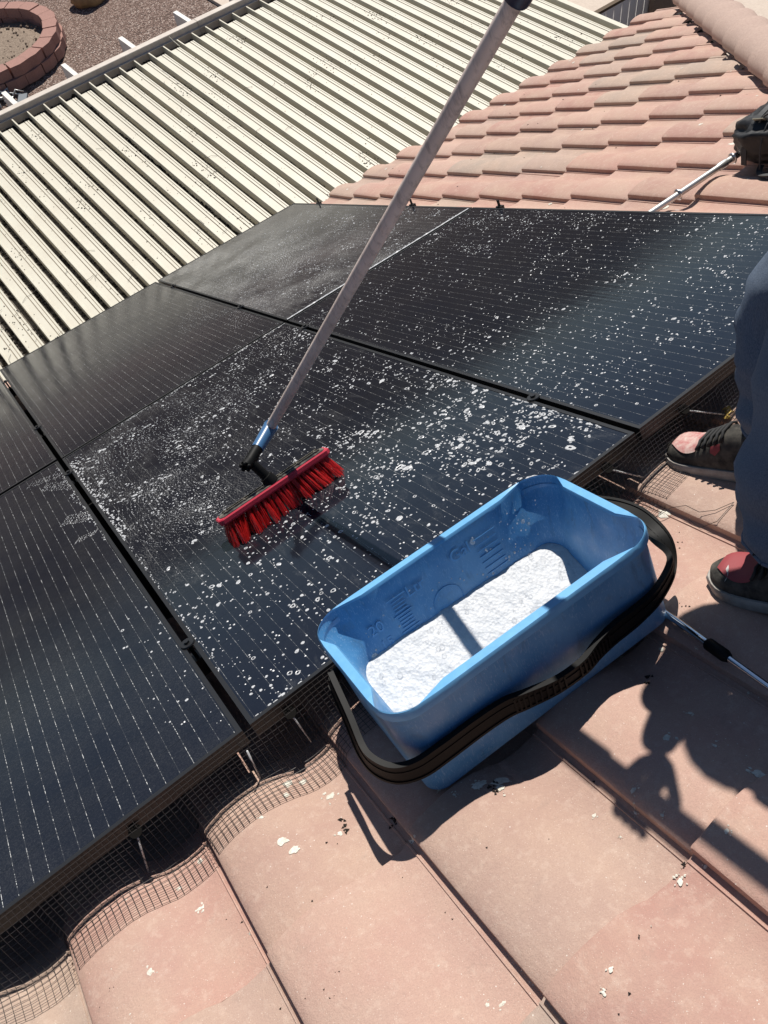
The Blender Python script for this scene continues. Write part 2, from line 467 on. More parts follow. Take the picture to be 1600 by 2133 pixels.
def thing(name, base, label=None, cat=None, group=None, kind=None, roof=True):
    o = bpy.data.objects.new(name, None)
    o.empty_display_size = 0.1
    COL.objects.link(o)
    fr = RM if roof else Matrix.Translation((0, 0, 0))
    o.matrix_world = fr @ Matrix.Translation(base)
    ORG[o.name] = Vector(base)
    return props(o, label, cat, group, kind)

def part(name, mb, m, parent, smooth=False, angle=None, label=None, kind=None):
    org = ORG[parent.name]
    me = mb if isinstance(mb, bpy.types.Mesh) else mb.mesh(name, m, org, smooth, angle)
    o = bpy.data.objects.new(name, me)
    COL.objects.link(o)
    o.parent = parent
    ORG[o.name] = org
    return props(o, label, None, None, kind)

def single(name, mb, m, base, label, cat, group=None, kind=None, roof=True, smooth=False, angle=None):
    me = mb.mesh(name, m, base, smooth, angle)
    o = bpy.data.objects.new(name, me)
    COL.objects.link(o)
    fr = RM if roof else Matrix.Identity(4)
    o.matrix_world = fr @ Matrix.Translation(base)
    ORG[o.name] = Vector(base)
    return props(o, label, cat, group, kind)

def to_px(p):  # roof point -> photo pixel, only used to skip pieces that lie far outside the picture
    d = Vector(p) - CAMC
    x, y, z = (sum(CAMR[i][k] * d[k] for k in range(3)) for i in range(3))
    if z < 0.05:
        return (-9e3, -9e3)
    return (800 + 1726.57 * x / z, 1066.5 + 1726.57 * y / z)

# ------------------------------------------------------------------ ground and far setting (world frame)
g = MB()
ys = [-60, 0, 40, 120, 1200]
g.add([(-1200, -60, 0), (1200, -60, 0), (1200, 1200, 0), (-1200, 1200, 0)], [(0, 1, 2, 3)])
pln = MB().add([(-1200, 24, 0.02), (1200, 24, 0.02), (1200, 1200, 0.02), (-1200, 1200, 0.02)], [(0, 1, 2, 3)])
single('dark_far_plain', pln, M_HILL, (0, 24, 0), 'unseen dark plain added beyond the gravel yard to darken the panel reflections', None, kind='structure', roof=False)  # unseen, added so the panels mirror something darker than gravel
single('ground', g, M_GRAVEL, (0, 0, 0), 'brown gravel yard below the house', None, kind='structure', roof=False)

h = MB()
rs0, rs1, rs2 = [], [], []
for i in range(97):
    a = math.radians(-100 + 200 * i / 96)
    hh = 13 + 9 * noise.noise(Vector((i * 0.13, 3, 0))) + 3 * noise.noise(Vector((i * 0.6, 9, 0)))
    for rs, R, z in ((rs0, 330, -1), (rs1, 380, hh + 6), (rs2, 520, -1)):
        rs.append((R * math.sin(a), R * math.cos(a), z))
h.rings([rs0, rs1, rs2], closed=False)
single('hills', h, M_HILL, (0, 0, 0), 'dry brown hills along the horizon', None, kind='structure', roof=False, smooth=True)

sb = MB().box(6.0, 16.0, 5.2, 14.5, 0.0, 0.05)
single('concrete_slab', sb, M_SLAB, (6, 5.2, 0), 'pale concrete slab beyond the patio cover', None, kind='structure', roof=False)

# white board fence and stucco pillar at the far corner
fx0, fy, ftop = 6.86, 5.38, GZ - 2.9
fence = thing('board_fence', (fx0, fy, 0), 'white fence of upright boards at the far end of the patio cover', 'fence', roof=False)
bm_ = MB().box(0, 0.105, -0.02, 0.0, 0.05, ftop - 0.03).mesh('fence_board', M_WHITEB)
k = 0
while fx0 - 1.4 + k * 0.117 < 8.0:
    o = part('fence_board', bm_, None, fence)
    o.location = (-1.4 + k * 0.117, 0, 0)
    k += 1
part('top_shade_strip', MB().box(fx0 - 1.42, 8.05, fy - 0.022, fy + 0.03, ftop - 0.028, ftop), M_TOPSHADE, fence)  # shadow line along the board tops, put in as a dark brown strip
part('fence_rail', MB().box(fx0 - 1.42, 8.05, fy + 0.002, fy + 0.045, 0.3, 0.39), M_WHITE, fence)
pl = thing('stucco_pillar', (7.62, 4.75, 0), 'brown stucco pillar with a wrought scroll beside the white fence', 'pillar', roof=False)
part('shaft', MB().box(7.62, 8.2, 4.75, 5.34, 0, GZ - 2.85), M_STUCCO, pl)
sc_ = MB()
for s_ in (-1, 1):
    sc_.tube([(7.76 + 0.03 * math.cos(a) * (1 - a / 14) * s_, 4.735, GZ - 3.35 + 0.09 * s_ + 0.06 * math.sin(a) * (1 - a / 14)) for a in [j * 0.5 for j in range(18)]], 0.008, 6)
part('scroll', sc_, M_DEB, pl)

# planter ring of wedge blocks
pcx, pcy = 2.60, 14.05
ring = thing('planter_ring', (pcx, pcy, 0), 'round planter of two courses of red concrete blocks on the gravel', 'planter', roof=False)
NB = 24
def wedge(ro, ri, zh):
    a = PI / NB * 0.955
    m_ = MB()
    pts = [(ri, -a), (ro, -a), (ro + 0.02, 0), (ro, a), (ri, a), (ri - 0.005, 0)]
    m_.rings([[(r * math.cos(t), r * math.sin(t), z) for r, t in pts] for z in (0, zh * 0.9, zh)])
    return m_.mesh('block', M_BLOCK)
me_lo, me_hi = wedge(1.25, 1.03, 0.15), wedge(1.22, 1.01, 0.15)
rnd = random.Random(4)
for lay, me_ in ((0, me_lo), (1, me_hi)):
    for k in range(NB):
        o = part('block', me_, None, ring)
        o.rotation_euler = (0, 0, 2 * PI * (k + 0.5 * lay) / NB + rnd.uniform(-0.01, 0.01))
        o.location = (rnd.uniform(-.012, .012), rnd.uniform(-.012, .012), 0.152 * lay + (0.02 if lay == 0 else 0.023))
so = MB()
so.add([(pcx, pcy, 0.16)] + [(pcx + 1.04 * math.cos(2 * PI * i / 32), pcy + 1.04 * math.sin(2 * PI * i / 32), 0.1) for i in range(32)], [(0, 1 + i, 1 + (i + 1) % 32) for i in range(32)])
part('soil', so, M_SOIL, ring, True, kind='stuff')
dd = MB()
for k in range(240):
    a, r = rnd.uniform(0, 2 * PI), 0.98 * math.sqrt(rnd.random())
    s_ = rnd.uniform(0.006, 0.022)
    dd.sphere((pcx + r * math.cos(a), pcy + r * math.sin(a), 0.13), s_, 5, 3)
single('planter_litter', dd, M_SOIL, (pcx, pcy, 0.1), 'pale pebbles and litter lying on the planter soil', None, kind='stuff', roof=False)

def rock(name, c, r, sc, m, label, cat, seed):
    b = MB()
    b.sphere((0, 0, 0), 1, 22, 14)
    for i, v in enumerate(b.v):
        q = v.normalized()
        d = 1 + 0.22 * noise.noise(q * 1.7 + Vector((seed, 0, 0))) + 0.09 * noise.noise(q * 4 + Vector((0, seed, 0)))
        b.v[i] = Vector((c[0] + q.x * r * d * sc[0], c[1] + q.y * r * d * sc[1], c[2] + q.z * r * d * sc[2]))
    return single(name, b, m, c, label, cat, roof=False, smooth=True)
rock('boulder', (4.68, 14.55, 0.13), 0.37, (1.0, 0.72, 0.62), M_STONE, 'large ochre sandstone boulder on the gravel beyond the patio beam', 'boulder', 3)

b = MB().cyl((2.05, 13.35, 0.12), (2.05, 13.35, 0.30), 0.085, 0.085, 16)
b.cyl((2.05, 13.35, 0.29), (2.05, 13.35, 0.31), 0.095, 0.095, 16)
single('white_pot', b, M_WHITE, (2.05, 13.35, 0.1), 'white plastic pot standing inside the block planter', 'pot', roof=False, smooth=True, angle=40)
fr = Matrix.Translation((2.44, 12.28, 0.05)) @ Matrix.Rotation(math.radians(62), 4, 'Z')
b = MB().box(-0.24, 0.24, -0.065, 0.065, 0, 0.035, fr)
single('loose_board', b, mat('grey_board', (0.13, 0.15, 0.17), 0.6), (2.44, 12.28, 0.05), 'grey offcut board lying on the gravel by the planter', 'board', roof=False)
b = MB()
for k in range(9):
    a0 = k * 1.7
    p0 = Vector((2.28 + 0.12 * math.cos(a0), 12.62 + 0.12 * math.sin(a0), 0.03))
    b.tube([p0, p0 + Vector((0.1 * math.cos(a0 * 2), 0.1 * math.sin(a0 * 2), 0.09)), p0 + Vector((0.2 * math.cos(a0 * 2.3), 0.16 * math.sin(a0 * 2.2), 0.02))], 0.012, 6)
single('fitting_scraps', b, M_EMT, (2.28, 12.62, 0), 'tangle of pale metal scraps lying by the planter', 'scraps', roof=False, smooth=True)

# ------------------------------------------------------------------ patio cover (world frame)
PZ = GZ - 2.12
PY0, PY1 = 2.9, 6.93          # under the eave .. inner beam face
patio = thing('patio_cover', (0, PY0, PZ), 'cream ribbed metal patio cover below the eave', 'patio cover', roof=False)
HP, HW, HH = 0.1524, 0.109, 0.060
def pan_mesh():
    m_ = MB()
    L0, L1 = 0.0, PY1 - PY0 - 0.15
    prof = [(0, -HH), (0.0015, 0.004), (0.013, 0.004), (0.0145, 0), (0.064, 0), (0.0655, -0.005), (0.0695, -0.005), (0.071, 0.0012), (0.089, 0.0012), (0.0902, -0.005),
            (0.0938, -0.005), (0.095, 0), (HW - 0.003, 0), (HW, -0.003), (HW + 0.0005, -HH + 0.001)]
    m_.rings([[(x, y, z) for x, z in prof] for y in (L0, L1)], closed=False)
    n = len(prof)
    m_.f.append(tuple(range(n, 2 * n)))
    # fin running on to the beam
    m_.box(0.0012, 0.0125, L1, PY1 - PY0 - 0.002, -HH, 0.0035)
    return m_
pm = pan_mesh()
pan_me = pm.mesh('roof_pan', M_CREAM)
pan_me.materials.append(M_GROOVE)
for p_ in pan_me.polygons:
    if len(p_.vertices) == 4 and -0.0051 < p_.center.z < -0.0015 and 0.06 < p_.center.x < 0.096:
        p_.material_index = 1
rp = random.Random(9)
NP = 40
for k in range(NP):
    o = part('roof_pan', pan_me, None, patio)
    o.location = (-0.55 + 0.006 + k * HP, 0, 0)
    o.rotation_euler = (rp.uniform(-.0006, .0006), 0, rp.uniform(-.0009, .0009))
XR = -0.55 + NP * HP
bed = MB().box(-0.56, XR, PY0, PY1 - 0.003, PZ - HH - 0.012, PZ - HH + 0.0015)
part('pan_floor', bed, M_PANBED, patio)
bt = PZ + 0.055
beam = MB()
# gutter beam: profile in (Y, Z)
pr_ = [(PY1, PZ - 0.10), (PY1, PZ + 0.0), (PY1 - 0.014, PZ + 0.001), (PY1 - 0.014, PZ + 0.008), (PY1 + 0.012, PZ + 0.009), (PY1 + 0.014, bt - 0.004), (PY1 + 0.018, bt),
       (PY1 + 0.085, bt), (PY1 + 0.09, bt - 0.005), (PY1 + 0.09, PZ - 0.14), (PY1 + 0.05, PZ - 0.14)]
for xa, xb in ((-0.6, 3.22), (3.224, XR + 0.05)):
    beam.rings([[(x, y, z) for y, z in pr_] for x in (xa, xb)])
part('beam', beam, M_BEAM, patio)
sf = MB().box(XR + 0.002, XR + 0.05, PY0, PY1, PZ - 0.12, PZ + 0.02)
part('side_fascia', sf, M_CREAM, patio)
raf = MB().box(-0.022, 0.022, 0, 0.50, -0.14, 0.0)
rme = raf.mesh('rafter', M_WHITE)
for k in range(9):
    o = part('rafter', rme, None, patio)
    o.location = (0.83 + 0.6096 * k, PY1 + 0.0905 - PY0, -0.045)
for k in (0, 1, 2):
    part('patio_post', MB().box(-0.4 + 2.8 * k, -0.3 + 2.8 * k, PY1 - 0.02, PY1 + 0.08, 0, PZ - 0.145), M_BEAM, patio)
# bent fin
part('bent_flange', MB().tube([(2.92, PY1 - 0.15, PZ + .004), (2.915, PY1 - 0.06, PZ + 0.02), (2.905, PY1 - 0.005, PZ + 0.05)], 0.006, 6, sx=0.4), M_CREAM, patio)

lit = MB()
rl = random.Random(21)
def grit(mb, c, s_, rr, flat=0.6):
    q = Matrix.Rotation(rr.uniform(0, 6.28), 3, 'Z')
    vs = [q @ Vector((s_ * a * rr.uniform(.6, 1.3), s_ * b_ * rr.uniform(.6, 1.3), s_ * d * flat)) + Vector(c) for a, b_, d in ((1, 0, 0), (-.5, .8, .1), (-.5, -.8, 0), (0.1, 0, 1.1))]
    mb.add(vs, [(0, 1, 3), (1, 2, 3), (2, 0, 3), (0, 2, 1)])
for k in range(NP):
    x0 = -0.55 + 0.006 + k * HP + HW
    heavy = {15: 1.25, 14: .3, 12: .4, 18: 0.55, 20: .65, 19: .3, 17: .3, 22: .3, 7: .5, 6: .7, 5: .6, 8: .6, 9: .4, 4: .6, 3: .6, 26: .25}.get(k, 0.3)
    for j in range(int(60 + 420 * heavy)):
        y = PY0 + 0.6 + (PY1 - PY0 - 0.6) * rl.random()
        if noise.noise(Vector((k * 7.3, y * 2.6, 0))) < 0.22 - 0.72 * heavy + rl.uniform(-.15, .15):
            continue
        grit(lit, (x0 + rl.uniform(0.004, 0.039), y, PZ - HH + 0.002 + max(0, heavy - .3) * 0.035 * rl.random() * (0.5 + noise.noise(Vector((k, y * 3, 5))))), rl.uniform(0.007, 0.012 + 0.010 * heavy), rl)
    # debris in the notch by the beam
    for j in range(int(rl.uniform(30, 90))):
        grit(lit, (x0 - HW + rl.uniform(0.015, HP), PY1 - rl.uniform(0.01, 0.15), PZ - HH + 0.003), rl.uniform(0.006, 0.016), rl)
    for j in range(int(4 + 26 * heavy)):
        grit(lit, (x0 - HW + rl.uniform(0.015, HW), PY0 + rl.uniform(0.7, 3.9), PZ + 0.001), rl.uniform(0.0025, 0.007), rl)
    for rep in range(2):
        y0 = PY0 + rl.uniform(0.8, 3.6)
        for j in range(int(rl.uniform(5, 34))):
            grit(lit, (x0 - HW + rl.uniform(0.015, HW + .03), y0 + rl.gauss(0, 0.08), PZ + 0.001), rl.uniform(0.003, 0.009), rl)
for k in range(70):  # twigs
    x, y = rl.uniform(-0.3, 3.6), rl.uniform(3.3, 6.6)
    a = rl.uniform(0, 6.28)
    l = rl.uniform(0.02, 0.06)
    lit.tube([(x, y, PZ + .006), (x + l * math.cos(a), y + l * math.sin(a), PZ + 0.010), (x + 1.8 * l * math.cos(a + .3), y + 1.8 * l * math.sin(a + .3), PZ + .006)], 0.0012, 3)
single('leaf_litter', lit, M_DEB, (0, PY0, PZ), 'dark leaf litter in the channels of the cream patio cover', None, kind='stuff', roof=False)

# house wall below the eave
hw = MB().box(-3.0, 6.2, 2.60, 2.90, 0, GZ - 2.05)
single('house_wall', hw, M_STUCCO, (0, 2.6, 0), 'tan stucco house wall below the eave', None, kind='structure', roof=False)

# ------------------------------------------------------------------ tile roof (roof frame)
TN, U0, V0, TP, TE = 0.135, -0.1825, -0.3285, 0.2942, 0.3502
PROF = [(0.0, -0.001), (0.004, 0.003), (0.02, 0.009), (0.05, 0.0165), (0.085, 0.019), (0.12, 0.0165), (0.15, 0.009), (0.178, -0.004), (0.196, -0.0145), (0.202, -0.018), (0.22, -0.0235),
        (0.245, -0.027), (0.270, -0.0257), (0.2855, -0.0232), (0.2862, -0.0202), (0.2892, -0.0200), (0.290, -0.0226), (0.2985, -0.0200), (0.303, -0.018)]
PROF = [(x * 0.98, z * 0.88) for x, z in PROF]
def prof(x):
    for (a, za), (b_, zb) in zip(PROF, PROF[1:]):
        if x <= b_:
            t = (x - a) / (b_ - a)
            t2 = t * t * (3 - 2 * t) if False else t
            return za + (zb - za) * t2
    return PROF[-1][1]
SL = 0.022 / TE
def tile_n(u, v):
    x = (u - U0) % TP
    r = math.ceil((v - V0) / TE)
    vb = V0 + r * TE
    return -TN + prof(x) + SL * (v - vb + TE / 2)

TL = TE + 0.065
rt = random.Random(5)
def tile_mesh(seed):
    r_ = random.Random(seed)
    m_ = MB()
    top, bot = [], []
    for y in (0.0, -0.004, -0.12, -0.24, -TL):
        z0 = SL * (y + TE / 2)
        dz = -0.0025 if y == 0 else 0
        yj = [y + (r_.uniform(-.0012, .0012) if y > -0.01 else 0) for _ in PROF]
        top.append([(x + (r_.uniform(-.0008, .0008) if i == 0 else 0), yj[i], z + z0 + dz + (r_.uniform(-.0006, .0006))) for i, (x, z) in enumerate(PROF)])
        bot.append([(x, yj[i], z + z0 - 0.0165) for i, (x, z) in enumerate(PROF)])
    n = len(PROF)
    rings = [t + list(reversed(b_)) for t, b_ in zip(top, bot)]
    m_.rings(rings, closed=True, caps=True)
    me = m_.mesh('roof_tile', M_TILE, smooth=True, angle=38)
    return me
T_MES = [tile_mesh(s_) for s_ in range(6)]
roof = thing('roof', (0, 0, 0), 'terracotta concrete tile roof under the solar panels', None, kind='structure')
def hip_v(u):      # hip line, v as function of u
    return 1.15 * u - 2.575
cand = []
for c in range(-8, 22):
    for r in range(-4, 14):
        u, vb = U0 + c * TP, V0 + r * TE
        uc, vc = u + 0.15, vb - TE / 2
        if vc < hip_v(u + 0.28) - 0.05 and u > 2:
            continue
        if -1.0 < uc < 1.88 and 0.62 < vc < 3.68:
            continue
        px_, py_ = to_px((uc, vc, -TN))
        if px_ < -900 or px_ > 4200 or py_ < -700 or py_ > 4200 or vc < -1.9:
            continue
        inside = -60 < px_ < 1660 and -60 < py_ < 2200
        cand.append((0 if inside else 1, abs(uc - 1) + abs(vc), c, r))
cand.sort()
rest = MB()
for i, (a_, d_, c, r) in enumerate(cand):
    u, vb = U0 + c * TP, V0 + r * TE
    jit = Matrix.Rotation(rt.uniform(-.006, .006), 4, 'Z')
    off = Vector((u + rt.uniform(-.002, .002), vb + rt.uniform(-.004, .004), -TN + rt.uniform(-.0012, .0012)))
    me_ = T_MES[rt.randrange(6)]
    cut = u > 2.2 and vb - TL < hip_v(u + 0.30) + 0.06
    if i >= 285:
        q = Matrix.Translation(off) @ jit
        rest.add([q @ v.co for v in me_.vertices], [tuple(p.vertices) for p in me_.polygons])
        continue
    if cut:   # cut along the hip
        bm = bmesh.new()
        bm.from_mesh(me_)
        d = Vector((1.15, -1.0, 0)).normalized()
        vh = Vector((u + 0.0, hip_v(u) - 0.01 + rt.uniform(-.01, .015), 0)) - Vector((u, vb, 0))
        res = bmesh.ops.bisect_plane(bm, geom=bm.verts[:] + bm.edges[:] + bm.faces[:], plane_co=vh, plane_no=d, clear_outer=True)
        ed = [e for e in res['geom_cut'] if isinstance(e, bmesh.types.BMEdge)]
        if ed:
            bmesh.ops.edgeloop_fill(bm, edges=ed)
        if len(bm.faces) < 4:
            bm.free()
            continue
        me_ = bpy.data.meshes.new('roof_tile')
        bm.to_mesh(me_)
        me_.materials.clear()
        me_.materials.append(M_TILE)
        bm.free()
    o = bpy.data.objects.new('roof_tile', me_)
    COL.objects.link(o)
    o.parent = roof
    o.matrix_local = Matrix.Translation(off) @ jit
if rest.v:
    part('roof_tile_field', rest, M_TILE, roof, True, 38, kind='stuff')
dk = MB().add([(-3.2, -2.2, -0.205), (2.6, -2.2, -0.205), (2.6, hip_v(2.6), -0.205), (5.9, hip_v(5.9), -0.205), (5.9, 4.25, -0.205), (-3.2, 4.25, -0.205)], [(0, 1, 2, 3, 4, 5)])
part('underlayment', dk, M_UNDER, roof)
fa = MB().box(-3.2, 6.0, 4.22, 4.25, -0.40, -0.236)
part('fascia', fa, M_WHITE, roof)
# the slope beyond the hip, falling away
other = MB().add([(5.98, 4.25, -0.24), (0.35, -2.2, -0.24), (3.5, -3.5, -2.6), (7.5, 3.0, -2.2)], [(0, 1, 2, 3)])
part('far_slope', other, M_TILE, roof)
# hip caps
hd = Vector((1, 1.15, 0)).normalized()
hs = Vector((1.15, -1, 0)).normalized()     # away from the visible slope
capm = MB()
rs = []
for y, rr in ((0, 0.124), (0.006, 0.129), (0.40, 0.100)):
    rs.append([(rr * math.cos(a), -y, rr * 0.72 * math.sin(a)) for a in [PI * (-0.06 + 1.12 * i / 16) for i in range(17)]])
capm.rings(rs, closed=False)
inn = [[(x * .87, y, z * .87) for x, y, z in r] for r in rs]
capm.rings([list(reversed(r)) for r in inn], closed=False)
n_ = 17
capm.f += [(i, i + 51, i + 52, i + 1) if False else (i + 1, i, 51 + 16 - i, 51 + 15 - i) for i in range(16)]
cap_me = capm.mesh('hip_cap', M_CAP, smooth=True, angle=50)
for k in range(12):
    t = 0.345 * k
    p = Vector((5.62, 3.90, -0.085)) - hd * t + hs * 0.075
    o = bpy.data.objects.new('hip_cap', cap_me)
    COL.objects.link(o)
    o.parent = roof
    mm = Matrix((hs, hd, Vector((0, 0, 1)))).transposed().to_4x4()
    mm.translation = p + Vector((0, 0, 0.012 * 0))
    o.matrix_local = mm @ Matrix.Rotation(math.radians(3.2), 4, 'X')

# ------------------------------------------------------------------ solar panels
PW, PT = 1.032, 0.036
cols = [(-1.049, -0.017), (0.001, 1.043), (1.059, 2.078)]
rows = [(0.0, 1.955), (1.966, 3.915)]
plabels = {
    (0, 0): 'dry dusty solar panel nearest the wire mesh corner with glinting cell wires',
    (0, 1): 'dry solar panel at the edge of the photo next to the ribbed patio cover',
    (1, 0): 'solar panel the red brush stands on, spotted with foam',
    (1, 1): 'dry upper solar panel reflecting the patio cover, above the brushed one',
    (2, 0): 'solar panel dotted with foam drops beside the worker',
    (2, 1): 'solar panel smeared with thin soap arcs next to the roof tiles',
}
CLV = [0.362, 1.772, 2.49, 3.57]
for j, (ua, ub) in enumerate(cols):
    for i, (va, vb) in enumerate(rows):
        dv = 0.022 if j == 0 else 0.0
        if i == 0:
            va_, vb_ = va, vb + dv * 0.5
        else:
            va_, vb_ = va + dv, vb + dv
        p = thing('solar_panel', (ua, va_, 0), plabels[(j, i)], 'solar panel', 'black solar panels on the roof')
        fw = 0.010
        f_ = MB()
        for (x0, x1, y0, y1) in ((ua, ub, va_, va_ + fw), (ua, ub, vb_ - fw, vb_), (ua, ua + fw, va_ + fw, vb_ - fw), (ub - fw, ub, va_ + fw, vb_ - fw)):
            f_.box(x0, x1, y0, y1, -PT, 0.0)
        part('frame', f_, M_FRAME, p)
        gl = MB().add([(ua + fw, va_ + fw, -0.0012), (ub - fw, va_ + fw, -0.0012), (ub - fw, vb_ - fw, -0.0012), (ua + fw, vb_ - fw, -0.0012)], [(0, 1, 2, 3)])
        part('glass', gl, M_GLASS_SOAP if (j, i) == (2, 1) else M_GLASS_FILM if (j, i) == (1, 0) else M_GLASS_WET if (j, i) == (2, 0) else M_GLASS_DRY, p)
        bs_ = MB().add([(ua + fw, va_ + fw, -0.012), (ub - fw, va_ + fw, -0.012), (ub - fw, vb_ - fw, -0.012), (ua + fw, vb_ - fw, -0.012)], [(3, 2, 1, 0)])
        part('backsheet', bs_, M_BACK, p)
        # clamps in the gap on the far-u side, and on the outer edge
        for cv in CLV[2 * i:2 * i + 2]:
            cu = ub + 0.009
            cb = MB()
            if j == 2:
                cb.box(ub + 0.001, ub + 0.02, cv - .018, cv + .018, -0.05, 0.004)
                cb.box(ub + 0.006, ub + 0.012, cv - .006, cv + .006, 0.004, 0.03)
            else:
                cb.cyl((cu, cv, 0.001), (cu, cv, 0.0045), 0.0175, 0.0165, 18)
                cb.cyl((cu, cv, 0.0045), (cu, cv, 0.010), 0.007, 0.007, 6)
                cb.cyl((cu, cv, -0.05), (cu, cv, 0.001), 0.005, 0.005, 6)
            part('clamp', cb, M_FRAME, p)
rail_me = None
for k, cv in enumerate(CLV):
    b = MB().box(-1.06, 2.085, cv - 0.02, cv + 0.02, -0.085, -PT - 0.002)
    for q in range(7):
        b.box(-0.8 + 0.45 * q, -0.76 + 0.45 * q, cv - 0.02, cv + 0.02, -0.16, -0.085)
    part('mounting_rail', b, M_FRAME, roof)

# ------------------------------------------------------------------ wire mesh guard along the lower edge of the array
guard = thing('wire_mesh_guard', (-1.05, 0, 0), 'black square wire mesh skirting the gap under the panel edge', 'wire mesh')
def guard_path(u):
    n0 = tile_n(u, -0.01)
    fl = 0.094 + 0.014 * noise.noise(Vector((u * 2.3, 0.5, 0))) + 0.006 * noise.noise(Vector((u * 11, 4, 0)))
    wob = 0.004 * noise.noise(Vector((u * 6, 8, 0)))
    n1 = tile_n(u, -0.04)
    n2 = tile_n(u, -fl)
    ctl = [Vector((u, -0.004, -0.006)), Vector((u, -0.015, -0.04)), Vector((u, -0.024 + wob, n0 + 0.035)), Vector((u, -0.030 + wob, n1 + 0.016)),
           Vector((u, -0.046, n1 + 0.008)), Vector((u, -fl, n2 + 0.0035 + 0.004 * max(0, noise.noise(Vector((u * 8, 1, 1))))))]
    pts = []
    for a, b_, c, d in zip([ctl[0]] + ctl, ctl, ctl[1:], ctl[2:] + [ctl[-1]]):
        for s_ in range(6):
            t = s_ / 6
            pts.append(0.5 * ((2 * b_) + (c - a) * t + (2 * a - 5 * b_ + 4 * c - d) * t * t + (3 * b_ - a - 3 * c + d) * t ** 3))
    pts.append(ctl[-1])
    return pts
def at_len(pts, L):
    for a, b_ in zip(pts, pts[1:]):
        d = (b_ - a).length
        if L <= d:
            return a.lerp(b_, L / d)
        L -= d
    return None
gm = MB()
G = 0.0127
us = []
u = -1.04
while u < 2.3:
    us.append(u)
    u += G
paths = [guard_path(u) for u in us]
WR = 0.00056
for k, pts in enumerate(paths):
    q = [p.copy() for p in pts]
    gm.tube(q[::2] + ([q[-1]] if len(q) % 2 == 0 else []), WR, 4, False)
NR = 18
plen = [sum((b_ - a).length for a, b_ in zip(p, p[1:])) for p in paths]
for m_ in range(NR + 1):
    run = []
    for k, pts in enumerate(paths):
        p = at_len(pts, plen[k] * m_ / NR - 0.0001 if m_ else 0)
        if p is None:
            if len(run) > 1:
                gm.tube(run, WR, 4, False)
            run = []
        else:
            run.append(p + Vector((0, 0.0006, 0.0008)))
    if len(run) > 1:
        gm.tube(run, WR, 4, False)
part('wire_grid', gm, M_WIRE, guard, kind='stuff')
for (a, b_, disc) in (((-0.272, -0.010, -0.030), (-0.306, -0.006, -0.135), True), ((0.075, -0.010, -0.030), (0.078, -0.006, -0.125), True),
                      ((-0.031, -0.020, -0.03), (-0.043, -0.01, -0.12), False), ((0.941, -0.008, -0.03), (1.04, -0.01, -0.125), True), ((1.188, -0.008, -0.03), (1.31, -0.01, -0.12), True)):
    a, b_ = Vector(a), Vector(b_)
    part('fastener_rod', MB().cyl(a, b_, 0.0019, 0.0019, 8), M_ROD, guard, True)
    if disc:
        part('fastener_disc', MB().cyl(a + Vector((0, -.0015, 0.004)), a + Vector((0, .0015, 0.001)), 0.0125, 0.0125, 20), M_DISC, guard, True, 40)
lw = MB().tube([(0.93, -0.085, tile_n(.93, -.085) + .004), (0.96, -0.105, tile_n(.96, -.1) + 0.012), (0.99, -0.12, tile_n(.99, -.12) + 0.018), (1.0, -0.155, tile_n(1.0, -.15) + .012), (1.0, -0.19, tile_n(1.0, -.19) + .01), (1.02, -0.215, tile_n(1.02, -.21) + .006), (1.055, -0.235, tile_n(1.05, -.23) + .006)], 0.0008, 4)
part('loose_strand', lw, M_WIRE, guard)
lw = MB()
lw.tube([(0.99, -0.165, tile_n(.99, -.165) + .006), (0.985, -0.2, tile_n(.985, -.2) + .005), (1.0, -0.235, tile_n(1.0, -.235) + .006), (1.055, -0.235, tile_n(1.05, -.23) + .006)], 0.0008, 4)
part('loose_strand', lw, M_WIRE, guard)

# ------------------------------------------------------------------ foam drops on the glass
fo = MB()
rf = random.Random(11)
def on_glass(u, v):
    return any(a + 0.004 < u < b_ - 0.004 for a, b_ in cols) and any(a + 0.004 < v < b_ - 0.004 for a, b_ in rows)
def blob(u, v, r, ang=None, asp=1.0):
    if not on_glass(u, v):
        return
    r *= 0.80 if r > 0.002 else 0.9
    ang = rf.uniform(0, PI) if ang is None else ang
    asp = 1 + (asp - 1) * 0.6
    ca, sa = math.cos(ang), math.sin(ang)
    K = 5 if r < 0.0017 else (7 if r < 0.003 else 12)
    ph = rf.uniform(0, 9)
    irr = 0.06 if r < 0.003 else (0.10 if r < 0.006 else 0.2)
    ol = []
    for i in range(K):
        t = 2 * PI * i / K
        rr = r * (1 + irr * noise.noise(Vector((math.cos(t) * 1.3 + ph, math.sin(t) * 1.3, ph * 3))) * 2)
        x, y = rr * asp * math.cos(t), rr / asp * math.sin(t)
        ol.append((u + x * ca - y * sa, v + x * sa + y * ca))
    z0 = -0.0011
    if r < 0.003:
        fo.add([(x, y, z0) for x, y in ol] + [(u, v, z0 + r * 0.4)], [(i, (i + 1) % K, K) for i in range(K)])
        return
    inr = rf.uniform(0.3, 0.62)
    hole = r > 0.0042 and rf.random() < 0.55
    vs = [(x, y, z0) for x, y in ol]
    vs += [(u + (x - u) * 0.8, v + (y - v) * 0.8, z0 + 0.0004 + r * 0.06) for x, y in ol]
    vs += [(u + (x - u) * inr, v + (y - v) * inr, z0 + (0.0002 if hole else 0.0006)) for x, y in ol]
    fs = []
    for i in range(K):
        j = (i + 1) % K
        fs += [(i, j, K + j, K + i), (K + i, K + j, 2 * K + j, 2 * K + i)]
    if not hole:
        fs.append(tuple(range(2 * K, 3 * K)))
    fo.add(vs, fs)
